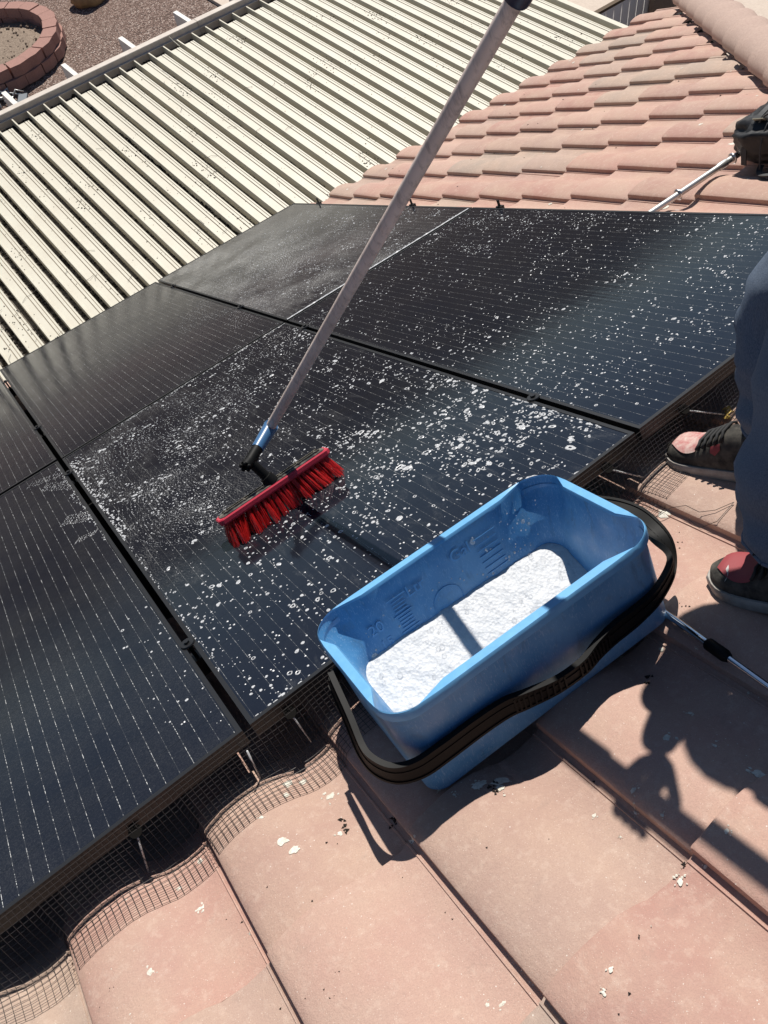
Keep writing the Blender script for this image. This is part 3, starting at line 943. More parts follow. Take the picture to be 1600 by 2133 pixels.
def spread(n, u0, u1, v0, v1, rmed, sig=0.45, thr=None, fq=6.0, rmax=0.012, ang=None, asp=1.15, fall=None):
    k = 0
    n = int(n * 0.78)
    tries = 0
    while k < n and tries < n * 8:
        tries += 1
        u, v = rf.uniform(u0, u1), rf.uniform(v0, v1)
        if thr is not None and noise.noise(Vector((u * fq, v * fq, n * .1))) < thr + rf.uniform(-.12, .12):
            continue
        if fall and rf.random() > fall(u, v):
            continue
        r = min(rmed * math.exp(rf.gauss(0, sig)), rmax)
        blob(u, v, r, ang, rf.uniform(1.0, asp))
        k += 1
# lower right panel
spread(900, 1.06, 2.07, 0.02, 1.95, 0.0027, 0.42, -0.2, 5, 0.009, 0.15, 1.5)
spread(1300, 1.06, 2.07, 0.02, 1.95, 0.0015, 0.35, -0.1, 7, 0.004)
spread(360, 1.06, 1.5, 0.1, 0.9, 0.0026, 0.4, -0.15, 8, 0.008)
spread(260, 1.5, 2.07, 0.02, 0.7, 0.0028, 0.45, 0.0, 7, 0.010, 0.2, 1.7)
spread(700, 1.7, 2.07, 1.0, 1.9, 0.0016, 0.5, 0.05, 6, 0.006, None, 1.6)
# brushed panel
spread(1500, 0.02, 1.04, 0.0, 1.95, 0.0016, 0.5, 0.0, 5, 0.006)
spread(650, 0.45, 1.04, 0.1, 1.9, 0.0030, 0.5, -0.05, 6, 0.0125, None, 1.5)
spread(520, 0.62, 1.03, 0.15, 0.95, 0.0030, 0.55, 0.1, 9, 0.014, None, 1.7)
spread(260, 0.72, 1.04, 0.05, 0.6, 0.0042, 0.5, 0.0, 8, 0.015, None, 1.8)
spread(380, 0.02, 0.62, 0.02, 0.62, 0.0033, 0.42, -0.25, 8, 0.009)
spread(240, 0.2, 0.75, 0.15, 0.62, 0.0032, 0.4, -0.2, 8, 0.009)
spread(600, 0.55, 1.03, 1.0, 1.92, 0.0022, 0.5, 0.05, 8, 0.010, None, 1.6)
spread(420, 0.12, 0.6, 0.75, 1.5, 0.0026, 0.5, 0.05, 7, 0.010)
spread(700, 0.03, 0.55, 1.2, 1.9, 0.0024, 0.55, 0.02, 8, 0.012, 2.5, 1.9)
# upper row, beside the soap line
spread(900, 1.2, 2.06, 1.98, 2.9, 0.0019, 0.5, 0.0, 6, 0.007, None, 1.4, lambda u, v: max(0.05, 1.15 - (v - 1.98) * 1.1))
spread(900, 1.06, 2.06, 1.98, 3.3, 0.0015, 0.4, 0.12, 9, 0.005, None, 1.5)
spread(360, 1.3, 2.06, 2.3, 3.6, 0.0024, 0.4, 0.05, 5, 0.006, None, 1.4)
def film(u0, u1, vf, wf, step=0.004, hg=0.0006):
    n_ = int((u1 - u0) / step)
    a_ = [(u0 + step * i, vf(u0 + step * i)) for i in range(n_ + 1)]
    o_ = len(fo.v)
    for u, v in a_:
        w_ = wf(u)
        fo.v += [Vector((u, v - w_ * .15, -0.0010)), Vector((u, v + w_ * .5, hg * max(0.15, 0.75 + 0.9 * noise.noise(Vector((u * 42, 3, 1)))))), Vector((u, v + w_, -0.0010))]
    for i in range(n_):
        q = o_ + 3 * i
        fo.f += [(q, q + 3, q + 4, q + 1), (q + 1, q + 4, q + 5, q + 2)]
nz = lambda u, s_: noise.noise(Vector((u * s_, s_, 2.5)))
film(1.065, 2.068, lambda u: 1.9715, lambda u: 0.0135 + 0.004 * nz(u, 30) + 0.003 * nz(u, 110), 0.004, 0.0024)
film(0.93, 1.04, lambda u: 1.9465, lambda u: 0.004 + 0.003 * nz(u, 60))
for f0, f1 in ((0.50, 0.60), (0.66, 0.72), (0.30, 0.38), (0.80, 0.86)):
    film(f0, f1, lambda u: 1.948, lambda u: 0.003 + 0.003 * nz(u, 80))
# few drops thrown on the left panels
spread(46, -0.14, -0.02, 0.05, 0.62, 0.0026, 0.45, None, 5, 0.006)
spread(70, 0.55, 1.03, 1.97, 2.05, 0.0018, 0.4)
# arcs of small droplets left by the bristles
def arcs(cu, cv, r0, r1, step, a0, a1, rr=0.0011, keep=0.5, sag=0.0, asp=1.7):
    r = r0
    while r < r1:
        n = max(3, int(abs(a1 - a0) * r / (rr * 3.2)))
        ph = rf.uniform(0, 1)
        for i in range(n):
            if rf.random() > keep:
                continue
            a = a0 + (a1 - a0) * (i + ph + rf.uniform(-.2, .2)) / n
            q = r + 0.006 * math.sin(a * 5 + r * 30) + rf.gauss(0, step * 0.10)
            if noise.noise(Vector((math.cos(a) * r * 6, math.sin(a) * r * 6, cu))) < -0.12:
                continue
            blob(cu + q * math.cos(a), cv + q * math.sin(a), rr * math.exp(rf.gauss(0, 0.35)), a + PI / 2, rf.uniform(1.2, asp))
        r += step * rf.uniform(0.8, 1.2)
arcs(0.55, 1.60, 0.18, 0.50, 0.013, math.radians(150), math.radians(250), 0.0014, 0.36)
arcs(0.42, 1.15, 0.12, 0.38, 0.012, math.radians(150), math.radians(250), 0.0012, 0.36)
arcs(0.36, 1.02, 0.10, 0.33, 0.011, math.radians(165), math.radians(300), 0.0011, 0.42)
arcs(0.70, 1.95, 0.20, 0.55, 0.014, math.radians(180), math.radians(265), 0.0014, 0.34)
arcs(0.95, 1.60, 0.05, 0.30, 0.012, math.radians(40), math.radians(200), 0.0013, 0.3)
for (cu, cv, R, a0, a1, kp) in ((1.75, 2.15, 0.75, 75, 150, .26), (1.6, 2.75, 0.5, 60, 170, .26), (1.35, 2.1, 0.4, 70, 165, .3), (1.85, 2.9, 0.55, 60, 180, .22), (1.2, 2.6, 0.3, 60, 200, .22)):
    arcs(cu, cv, R - 0.22, R + 0.12, 0.013, math.radians(a0), math.radians(a1), 0.0011, kp)
# combs of short parallel dashes where the bristles left the next panel
for (cu, cv, du, dv, nn, ln) in ((-0.045, 1.30, -0.085, 0.09, 15, 0.05), (-0.05, 1.18, -0.07, 0.02, 9, 0.03), (-0.03, 1.62, -0.10, 0.16, 16, 0.045), (-0.05, 1.80, -0.12, 0.08, 12, 0.04)):
    for k in range(nn):
        t = (k + rf.uniform(-.3, .3)) / nn
        u, v = cu + du * t, cv + dv * t
        for q in range(int(ln / 0.004)):
            if rf.random() < 0.72:
                blob(u + q * 0.0032 + rf.gauss(0, .0006), v + q * 0.0030 + 0.00008 * q * q + rf.gauss(0, .0006), rf.uniform(0.0011, 0.0021), 0.75, rf.uniform(1.1, 1.7))
# heavy suds beside the panel gap
for k in range(330):
    t = rf.random()
    v = 1.02 + 0.85 * t
    sp_ = 0.012 + 0.05 * abs(math.sin(t * 9)) * rf.random()
    blob(0.006 + abs(rf.gauss(0, 0.5)) * sp_, v, rf.uniform(0.0015, 0.006), 1.6 + rf.uniform(-.5, .5), rf.uniform(1, 2))
for k in range(150):
    blob(-0.022 - abs(rf.gauss(0, 0.012)), rf.uniform(1.1, 1.9), rf.uniform(0.0015, 0.004), 1.9, rf.uniform(1, 2.2))
for k in range(420):   # suds held by the row gap
    u = 1.065 + 1.0 * rf.random()
    blob(u, 1.9725 + abs(rf.gauss(0, 0.0045)), rf.uniform(0.0025, 0.0065), 0.0, rf.uniform(1.3, 2.4))
for k in range(160):
    u = 0.2 + 0.82 * rf.random() ** 0.7
    blob(u, 1.948 - abs(rf.gauss(0, 0.005)), rf.uniform(0.0015, 0.0045), 0.0, rf.uniform(1.2, 2.2))
for k in range(110):   # along gap below brushed panel and its lower edge
    blob(0.006 + abs(rf.gauss(0, .008)), rf.uniform(0.2, 1.0), rf.uniform(.0015, .004), 1.57, rf.uniform(1, 2))
for k in range(70):
    blob(rf.uniform(0.02, 1.03), 0.007 + abs(rf.gauss(0, .006)), rf.uniform(.002, .005), 0, rf.uniform(1.2, 2.4))
for k in range(90):
    blob(1.04 - abs(rf.gauss(0, .010)), rf.uniform(0.05, 0.9), rf.uniform(.002, .006), 1.57, rf.uniform(1, 2.2))
for (u, v, r) in ((0.80, 0.24, .013), (0.77, 0.20, .010), (0.90, 0.33, .011), (0.98, 0.21, .012), (0.96, 0.12, .013), (0.37, 0.79, .011), (0.16, 0.77, .011), (0.13, 0.50, .012), (0.115, 0.515, .012), (0.44, 0.93, .013),
                  (0.34, 1.03, .011), (0.31, 1.10, .010), (0.86, 1.05, .012), (0.90, 1.0, .011), (0.84, 1.12, .010), (0.06, .72, .011), (0.48, 1.0, .012), (0.50, 0.96, .010), (0.27, 0.42, .010), (0.36, 0.46, .009), (1.0, .28, .012), (0.93, .5, .012), (0.79, 0.53, .012), (0.83, 0.60, .011), (0.72, 0.72, .012)):
    blob(u, v, r * 0.8, None, 1.35)
single('foam_spots', fo, M_DROP, (0, 0, 0), 'white soap foam spots and streaks on the black panels', None, kind='stuff', smooth=False)

# ------------------------------------------------------------------ bucket
BC = Vector((0.4687, -0.183, 0))
BY = math.radians(-3.7)
BFR = Matrix.Translation(BC) @ Matrix.Rotation(BY, 4, 'Z')
def rrect(L, W, r, n_per=14):
    pts = []
    for cx, cy, a0 in ((L / 2 - r, W / 2 - r, 0), (-L / 2 + r, W / 2 - r, PI / 2), (-L / 2 + r, -W / 2 + r, PI), (L / 2 - r, -W / 2 + r, 1.5 * PI)):
        for i in range(n_per + 1):
            a = a0 + PI / 2 * i / n_per
            pts.append((cx + r * math.cos(a), cy + r * math.sin(a), i / n_per))
    # subdivide the straight runs
    out = []
    m = len(pts)
    for i in range(m):
        a, b_ = pts[i], pts[(i + 1) % m]
        out.append(a)
        if (i + 1) % (n_per + 1) == 0:
            for k in range(1, 12):
                t = k / 12
                out.append((a[0] + (b_[0] - a[0]) * t, a[1] + (b_[1] - a[1]) * t, -t))
    return out
def bring(L, W, r, z):
    return [BFR @ Vector((x, y, z)) for x, y, _ in rrect(L, W, r)]
RL, RW, BL, BW = 0.580, 0.352, 0.556, 0.320
NB0, NB1 = -0.1135, 0.103
def lev(t):
    return BL + (RL - 0.012 - BL) * t, BW + (RW - 0.012 - BW) * t, 0.034 + 0.030 * t
rs = []
def levi(t):
    return BL - 0.078 + (RL - 0.046 - BL + 0.078) * t, BW - 0.066 + (RW - 0.046 - BW + 0.066) * t, 0.03 + 0.034 * t
par = rrect(RL, RW, 0.064)
rs.append(bring(BL - 0.03, BW - 0.03, 0.03, NB0))
rs.append(bring(BL - 0.006, BW - 0.006, 0.032, NB0 + 0.001))
rs.append(bring(BL, BW, 0.034, NB0 + 0.006))
for t in (0.2, 0.4, 0.6, 0.8, 0.90):
    L, W, r = lev(t)
    rs.append(bring(L, W, r, NB0 + (NB1 - NB0) * t))
L, W, r = lev(0.905)
def flange(frac):
    """how far the rolled rim is present at a perimeter point: 1 along the sides, 0 at the corners (the pouring corners)"""
    if frac < 0:
        t = -frac
        return min(1.0, 0.25 + 9 * min(t, 1 - t))
    e = abs(frac - 0.5)
    return max(0.0, (e - 0.42) / 0.08) * 0.25
outer, top1, top2, inner, inner2 = [], [], [], [], []
base_o = rrect(L, W, r)
for (x, y, fr_), (x2, y2, _) in zip(par, base_o):
    f_ = flange(fr_)
    d = Vector((x - x2, y - y2, 0))
    outer.append((x2, y2, NB1 - 0.024, x, y, f_))
rim_o, rim_o2, rim_t, rim_i, rim_i2, rim_i3 = [], [], [], [], [], []
inn_ = rrect(RL - 0.046, RW - 0.046, 0.066)
thin = rrect(RL - 0.008, RW - 0.008, 0.061)
for (x2, y2, z, x, y, f_), (xi, yi, _), (xt, yt, _) in zip(outer, inn_, thin):
    xe, ye = x2 + (x - x2) * max(f_, 0.75), y2 + (y - y2) * max(f_, 0.75)
    rim_o.append(BFR @ Vector((xe, ye, NB1 - 0.020)))
    rim_o2.append(BFR @ Vector((xe, ye, NB1 - 0.006)))
    rim_t.append(BFR @ Vector((xe + (xi - xe) * 0.12, ye + (yi - ye) * 0.12, NB1 - 0.001)))
    ix, iy = xt + (xi - xt) * f_, yt + (yi - yt) * f_
    rim_i.append(BFR @ Vector((xe + (ix - xe) * (0.86), ye + (iy - ye) * 0.86, NB1 - 0.0005 - 0.002 * (1 - f_))))
    rim_i2.append(BFR @ Vector((ix, iy, NB1 - 0.006)))
    rim_i3.append(BFR @ Vector((ix + (xi - ix) * 0.25, iy + (yi - iy) * 0.25, NB1 - 0.05)))
rs += [[BFR @ Vector((a[0], a[1], a[2])) for a in outer], rim_o, rim_o2, rim_t, rim_i, rim_i2, rim_i3]
for t in (0.6, 0.4, 0.2, 0.03):
    L, W, r = levi(t)
    rs.append(bring(L, W, r, NB0 + (NB1 - NB0) * t))
rs.append(bring(BL - 0.12, BW - 0.11, 0.03, NB0 + 0.005))
bucket = thing('bucket', (BC.x, BC.y, NB0), 'blue rectangular bucket of soapy water on the tiles by the panel edge', 'bucket')
bk = MB().rings(rs)
bme = bk.mesh('shell', M_BUCKET, ORG[bucket.name], True, 42)
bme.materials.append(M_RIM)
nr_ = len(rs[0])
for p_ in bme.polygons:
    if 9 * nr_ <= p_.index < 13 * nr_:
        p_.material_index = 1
part('shell', bme, None, bucket)
# embossed scale on the inner far wall: local frame of the wall
def wall_fr(a, dz):
    """frame on the +v inner wall: x along -a (reads from inside), z up the wall"""
    t = (dz - NB0) / (NB1 - NB0)
    _, W, _ = levi(t)
    o = BFR @ Vector((a, W / 2 - 0.0005, dz))
    xd = (BFR.to_3x3() @ Vector((1, 0, 0)))
    up = BFR.to_3x3() @ Vector((0, (RW - 0.046 - BW + 0.066) / 2 / (NB1 - NB0), 1)).normalized()
    nd = xd.cross(up)
    m_ = Matrix((xd, up, nd)).transposed().to_4x4()
    m_.translation = o
    return m_
mk = MB()
for k in range(13):
    z = 0.058 - 0.0078 * k
    wd = 0.030 if k % 5 else 0.042
    mk.box(-wd / 2, wd / 2, -0.0011, 0.0011, 0.0, 0.0011, wall_fr(-0.115, z))
for k in range(7):
    z = 0.062 - 0.0140 * k
    mk.box(-0.026, 0.026, -0.0011, 0.0011, 0.0, 0.0011, wall_fr(0.105, z))
mk.tube([wall_fr(-0.02, -0.02) @ Vector((0.034 * math.cos(2 * PI * i / 28), 0.034 * math.sin(2 * PI * i / 28), 0.0006)) for i in range(29)], 0.0008, 5)
part('scale_marks', mk, M_BMARK, bucket, kind='stuff')
def text(body, size, frm, parent, m):
    cu = bpy.data.curves.new('marking', 'FONT')
    cu.body = body
    cu.size = size
    cu.extrude = 0.0006
    cu.align_x = 'CENTER'
    cu.materials.append(m)
    t_ = bpy.data.objects.new('marking_curve', cu)
    me = bpy.data.meshes.new_from_object(t_)
    bpy.data.objects.remove(t_)
    o = bpy.data.objects.new('marking', me)
    COL.objects.link(o)
    o.parent = parent
    f2 = frm.copy()
    f2.translation = f2.translation - ORG[parent.name]
    o.matrix_local = f2
    return o
text('20', 0.034, wall_fr(-0.178, 0.012), bucket, M_BMARK)
text('15', 0.030, wall_fr(-0.172, -0.028), bucket, M_BMARK)
text('Ltr', 0.036, wall_fr(-0.070, 0.040), bucket, M_BMARK)
text('Gal', 0.036, wall_fr(0.045, 0.046), bucket, M_BMARK)
# handle: bail folded against the near side
bail = [(0.161, -0.118, 0.068), (0.142, -0.194, 0.041), (0.125, -0.254, 0.017), (0.126, -0.291, 0.006), (0.144, -0.322, -0.005), (0.180, -0.340, -0.011), (0.230, -0.346, -0.012), (0.300, -0.350, -0.013), (0.355, -0.356, -0.015),
        (0.395, -0.369, -0.018), (0.450, -0.382, -0.024), (0.505, -0.386, -0.025), (0.545, -0.380, -0.023), (0.590, -0.376, -0.023), (0.650, -0.376, -0.025), (0.703, -0.372, -0.023), (0.765, -0.350, -0.016), (0.794, -0.313, -0.003), (0.807, -0.267, 0.015), (0.807, -0.233, 0.029), (0.795, -0.197, 0.040), (0.772, -0.164, 0.051)]
def smooth_path(c, n=5):
    c = [Vector(p) for p in c]
    out = []
    for a, b_, cc, d in zip([c[0]] + c, c, c[1:], c[2:] + [c[-1]]):
        for s_ in range(n):
            t = s_ / n
            out.append(0.5 * ((2 * b_) + (cc - a) * t + (2 * a - 5 * b_ + 4 * cc - d) * t * t + (3 * b_ - a - 3 * cc + d) * t ** 3))
    return out + [c[-1]]
bp = smooth_path(bail)
cen = Vector((0.46, -0.16, 0.04))
def hfr(i):
    '''in-plane direction, plane normal and broad-face direction of the bail at a path point'''
    tg = (bp[min(i + 1, len(bp) - 1)] - bp[max(i - 1, 0)]).normalized()
    d = cen - bp[i]
    d = (d - tg * d.dot(tg)).normalized()
    e = tg.cross(d)
    if e.z < 0:
        e = -e
    t = i / (len(bp) - 1)
    k = min(max((t - 0.76) / 0.10, 0), 1)
    k = k * k * (3 - 2 * k)
    ang = math.radians(78 * (1 - k) - 12 * k)
    return tg, (d * math.cos(ang) + e * math.sin(ang)).normalized()
def hw_(i):
    t = i / (len(bp) - 1)
    return 0.034 + 0.009 * min(1, max(0, (0.74 - t) / 0.1)) - 0.012 * math.exp(-((t - 0.5) / 0.09) ** 2)
def strip(off, w, t, side=0.0):
    q = []
    for i, p in enumerate(bp):
        tg, wv = hfr(i)
        q.append(p + wv * hw_(i) * off + tg.cross(wv) * side)
    hb.loft_rect(q, w, t, lambda i: hfr(i)[1])
hb = MB()
hb.loft_rect(bp, hw_, 0.006, lambda i: hfr(i)[1])
strip(0.47, 0.005, 0.011)
strip(-0.47, 0.005, 0.010)
strip(0.10, 0.004, 0.0085)
handle = part('handle', hb, M_BLACK, bucket, True, 30)
gb = MB()
for k in range(22):
    if k in (10, 11):
        continue
    i = int(len(bp) * (0.405 + 0.19 * k / 21))
    tg, d = hfr(i)
    e = tg.cross(d)
    m_ = Matrix((tg, d, e)).transposed().to_4x4()
    m_.translation = bp[i]
    gb.box(-0.0018, 0.0018, -0.0155, 0.0155, -0.0062, 0.0062, m_)
part('grip_ribs', gb, M_BLACK, handle, kind='stuff')
for sx_ in (-1, 1):
    part('pivot_pin', MB().cyl(BFR @ Vector((sx_ * (RL / 2 + 0.012), 0.055, 0.062)), BFR @ Vector((sx_ * (RL / 2 - 0.012), 0.055, 0.062)), 0.013, 0.013, 16), M_BLACK, bucket, True, 40)

# foam: level surface
FZ0 = Vector((0.4687, -0.045, -0.029))      # a point on the water line at the +v wall
wup = RM3.transposed() @ Vector((0, 0, 1))
def foam_n(u, v):
    return FZ0.z - (wup.x * (u - FZ0.x) + wup.y * (v - FZ0.y)) / wup.z
fm = MB()
rr_ = random.Random(31)
NXF, NYF = 150, 70
idx = {}
for i in range(NXF + 1):
    for j in range(NYF + 1):
        s_, t_ = -1 + 2 * i / NXF, -1 + 2 * j / NYF
        u, v = None, None
        # fit the sheet to the bucket cross-section at the local height
        z = 0.0
        y = t_ * 0.15
        for _ in range(4):
            q = BFR @ Vector((s_ * 0.26, y, 0))
            z = foam_n(q.x, q.y)
            tt = min(max((z - NB0) / (NB1 - NB0), 0.0), 1)
            L, W, r = levi(tt)
            y = t_ * (W / 2 - 0.0005)
        hx = L / 2 - 0.0005
        ey = max(0, abs(y) - (W / 2 - r))
        hx -= r - math.sqrt(max(r * r - ey * ey, 0)) if ey > 0 else 0
        q = BFR @ Vector((s_ * hx, y, 0))
        z = foam_n(q.x, q.y)
        bump_ = 0.0022 * noise.noise(Vector((q.x * 45, q.y * 45, 0))) + 0.0015 * noise.noise(Vector((q.x * 120, q.y * 120, 4))) + 0.003 * noise.noise(Vector((q.x * 14, q.y * 14, 7)))
        edge = min(1, (1 - abs(s_)) * 12, (1 - abs(t_)) * 12)
        bump_ += -0.002 * (1 - edge)
        idx[i, j] = len(fm.v)
        fm.v.append(Vector((q.x, q.y, max(z, NB0 + 0.0075) + bump_)))
for i in range(NXF):
    for j in range(NYF):
        fm.f.append((idx[i, j], idx[i + 1, j], idx[i + 1, j + 1], idx[i, j + 1]))
foam = single('soap_foam', fm, M_FOAM, (BC.x, BC.y, -0.1), 'white soap foam floating on the water in the blue bucket', 'foam', kind='stuff', smooth=True)
bb = MB()
for k in range(900):
    s_, t_ = rr_.uniform(-.94, .94), rr_.uniform(-.9, .95)
    if noise.noise(Vector((s_ * 3, t_ * 2, 2))) < rr_.uniform(-.5, .25):
        continue
    q = BFR @ Vector((s_ * 0.246, t_ * 0.136, 0))
    r = 0.0011 * math.exp(rr_.gauss(0.2, 0.75))
    if k % 3 == 0:
        t_ = rr_.choice((0.965, 0.975, 0.955)) + rr_.uniform(-.01, .01)
    if k % 40 == 0:
        r *= 1.6
    bb.sphere((q.x, q.y, foam_n(q.x, q.y) + r * 0.35), min(r, 0.0058), 10, 6)
part('bubbles', bb, M_BUBBLE, foam, True, kind='stuff')
sp = MB()
for k in range(70):
    a, dz = rr_.uniform(-0.22, 0.24), rr_.uniform(-0.03, 0.07)
    if rr_.random() < 0.5:
        a = rr_.uniform(0.08, 0.24)
    m_ = wall_fr(a, dz)
    r = 0.0012 * math.exp(rr_.gauss(0.2, 0.5))
    sp.add([m_ @ Vector((r * math.cos(q) * (0.8 + .4 * rr_.random()), 1.2 * r * math.sin(q), 0.0004)) for q in [2 * PI * i / 7 for i in range(7)]] + [m_ @ Vector((0, 0, 0.0012))], [(i, (i + 1) % 7, 7) for i in range(7)])
part('wall_splashes', sp, M_DROP, foam, kind='stuff')

# ------------------------------------------------------------------ brush on its pole
brush = thing('scrubbing_brush', (0.40, 0.632, 0.0), 'red bristled scrubbing brush on a long grey pole standing on the wet panel', 'brush')
pa, pb = Vector((0.487, 0.739, 0.169)), Vector((0.833, -0.226, 0.911))
pd = pb - pa
BA, BB_ = Vector((0.232, 0.632, 0)), Vector((0.569, 0.634, 0))
bdir = (BB_ - BA).normalized()
bmid = (BA + BB_) / 2
bx = bdir
by = Vector((-bdir.y, bdir.x, 0))
tilt = Matrix.Rotation(math.radians(-13), 3, bx)
by = tilt @ by
bz = bx.cross(by)
bfr = Matrix((bx, by, bz)).transposed().to_4x4()
bfr.translation = bmid + Vector((0, 0.018, 0.066))
HL = 0.172
def chamf(hx, hy, c, z):
    return [bfr @ Vector(p + (z,)) for p in ((-hx + c, -hy), (hx - c, -hy), (hx, -hy + c), (hx, hy - c), (hx - c, hy), (-hx + c, hy), (-hx, hy - c), (-hx, -hy + c))]
part('bumper', MB().rings([chamf(HL, 0.024, 0.010, -0.012), chamf(HL + .003, 0.027, 0.011, -0.007), chamf(HL + .003, 0.027, 0.011, 0.003), chamf(HL, 0.025, 0.010, 0.006)]), M_REDP, brush)
blk = MB().rings([chamf(HL - .006, 0.021, 0.01, 0.0062), chamf(HL - .007, 0.0205, 0.01, 0.0085), chamf(HL - .012, 0.016, 0.008, 0.010)])
for sgn in (-1, 1):
    blk.box(-HL + 0.02, HL - 0.02, sgn * 0.0095 - 0.0018, sgn * 0.0095 + 0.0018, 0.009, 0.0145, bfr)
for k in range(6):
    x = -HL + 0.03 + k * (2 * HL - 0.06) / 5
    blk.box(x - .002, x + .002, -0.016, 0.016, 0.009, 0.0135, bfr)
part('block', blk, M_GREYP, brush)
bri = MB()
rb = random.Random(3)
nt_ = 21
for i in range(nt_):
    for j in range(4):
        bx_ = -HL + 0.008 + (2 * HL - 0.016) * (i + 0.5) / nt_
        by_ = -0.018 + 0.036 * j / 3
        spl = Vector((bx_ * 0.10 + rb.gauss(0, .005), (by_ - 0.006) * 0.7 + rb.gauss(0, .003), 0))
        for q in range(22):
            a = rb.uniform(0, 6.28)
            r0 = 0.0054 * math.sqrt(rb.random())
            p0 = bfr @ Vector((bx_ + r0 * math.cos(a), by_ + r0 * math.sin(a), -0.013))
            tip = bfr @ Vector((bx_ + spl.x + 1.7 * r0 * math.cos(a), by_ + spl.y + 1.7 * r0 * math.sin(a), -0.075))
            d = tip - p0
            kk = (0.0002 - p0.z + rb.uniform(0, .004)) / d.z
            tip = p0 + d * kk
            mid = (p0 + tip) / 2 + Vector((rb.gauss(0, .0008), rb.gauss(0, .0008), 0))
            bri.tube([p0, mid, tip], [0.00065, 0.0006, 0.0005], 3, False)
part('bristles', bri, M_RED, brush, kind='stuff')
J = Vector((0.381, 0.672, 0.150))
sb0 = bfr @ Vector((0.0, -0.002, 0.008))
jm = MB().tube([sb0, sb0.lerp(J, 0.28), sb0.lerp(J, 0.3), sb0.lerp(J, 0.95)], [0.021, 0.018, 0.0135, 0.0125], 14)
jm.tube([J + Vector((0.018, 0.012, 0)), J - Vector((0.018, 0.012, 0))], 0.015, 14)
jm.tube([J, J.lerp(pa, 0.42)], [0.015, 0.0155], 14)
for k in range(5):
    a = 2 * PI * k / 5
    c_ = J - Vector((0.02, 0.014, 0))
    jm.sphere(c_ + Vector((0.008 * math.cos(a), -0.008 * math.cos(a), 0.010 * math.sin(a))), 0.006, 8, 5)
part('swivel_joint', jm, M_BLACK, brush, True, 40)
p1 = J.lerp(pa, 0.36)
part('collar', MB().tube([p1, p1.lerp(pa, 0.4), pa, pa + pd * 0.006], [0.0165, 0.0175, 0.0195, 0.0198], 18), M_BLUEC, brush, True, 40)
pole = part('pole', MB().tube([pa - pd * 0.01, pa + pd * 0.5, pa + pd * 1.07], 0.0136, 20, True), M_POLE, brush, True, 40)
part('pole_lock', MB().tube([pa + pd * 1.014, pa + pd * 1.018, pa + pd * 1.09, pa + pd * 1.095], [0.0185, 0.0205, 0.0205, 0.018], 20), M_NAVY, pole, True, 40)
part('upper_pole', MB().tube([pa + pd * 1.05, pa + pd * 2.05], 0.0165, 20), M_POLE, brush, True, 40)

# ------------------------------------------------------------------ chrome pole lying on the tiles
def tz(u, v, h):
    return (u, v, tile_n(u, v) + h)
cp = thing('telescopic_pole', (0.72, -0.4, -0.14), 'thin chrome telescopic pole lying on the tiles under the bucket handle', 'pole')
c0, c1 = Vector((0.748, -0.155, -0.103)), Vector((0.672, -0.80, -0.112))
cm = c0.lerp(c1, 0.50)
cdir = (c1 - c0).normalized()
part('tube', MB().cyl(c0, cm + cdir * 0.01, 0.0072, 0.0072, 20), M_CHROME, cp, True, 40)
part('inner_tube', MB().cyl(cm, c1, 0.0058, 0.0058, 20), M_CHROME, cp, True, 40)
part('twist_lock', MB().tube([cm - cdir * .024, cm - cdir * .02, cm + cdir * .02, cm + cdir * .028], [0.0085, 0.0115, 0.0115, 0.008], 14), M_BLACK, cp, True, 40)

# ------------------------------------------------------------------ conduit and bag
cd = thing('conduit', (2.15, 1.066, -0.085), 'grey metal conduit running from under the panels to the black bag', 'conduit')
part('pipe', MB().cyl((2.05, 1.064, -0.082), (3.6, 1.074, -0.082), 0.0118, 0.0118, 20), M_EMT, cd, True, 40)
part('coupling', MB().tube([(2.60, 1.068, -0.082), (2.605, 1.068, -0.082), (2.645, 1.068, -0.082), (2.65, 1.068, -0.082)], [0.0125, 0.0142, 0.0142, 0.0125], 20), M_EMT, cd, True, 40)
for x in (2.376, 2.68):
    z0 = tile_n(x, 1.10)
    stp = part('strap', MB().tube([(x, 1.066 + 0.0145 * math.cos(a), -0.082 + 0.0145 * math.sin(a)) for a in [PI * 2 * i / 16 for i in range(17)]], 0.0035, 6, sx=2.0), M_STEEL, cd, True)
    part('strap_plate', MB().box(x - 0.012, x + 0.03, 1.080, 1.124, z0 + 0.001, z0 + 0.005).box(x - .004, x + .01, 1.098, 1.108, z0 + .005, z0 + .008), M_EMT, stp)

bagt = thing('tool_bag', (2.85, 0.90, -0.12), 'black nylon bag slumped on the tiles over the conduit end', 'bag')
bg_ = MB()
bg_.sphere((0, 0, 0), 1, 48, 32)
for i, v in enumerate(bg_.v):
    q = v.normalized()
    p = Vector([math.copysign(abs(c) ** 0.75, c) for c in q])
    w_ = 0.12 * noise.noise(q * 2.2 + Vector((4, 0, 0))) + 0.06 * noise.noise(q * 5) + 0.03 * noise.noise(q * 11)
    bg_.v[i] = Vector((2.80 + p.x * 0.165 * (1 + w_), 0.885 + p.y * 0.20 * (1 + w_), -0.122 + max(0.0, (p.z * 0.5 + 0.5)) * 0.185 * (1 + w_ * 0.8)))
part('bag_body', bg_, M_BAG, bagt, True)
part('handle', MB().loft_rect(smooth_path([(2.695, 0.94, 0.030), (2.690, 0.90, 0.070), (2.695, 0.83, 0.085), (2.705, 0.76, 0.070), (2.715, 0.72, 0.035)], 6), 0.022, 0.005, lambda i: (1, 0, 0.3)), M_BAGTRIM, bagt)
tr = MB()
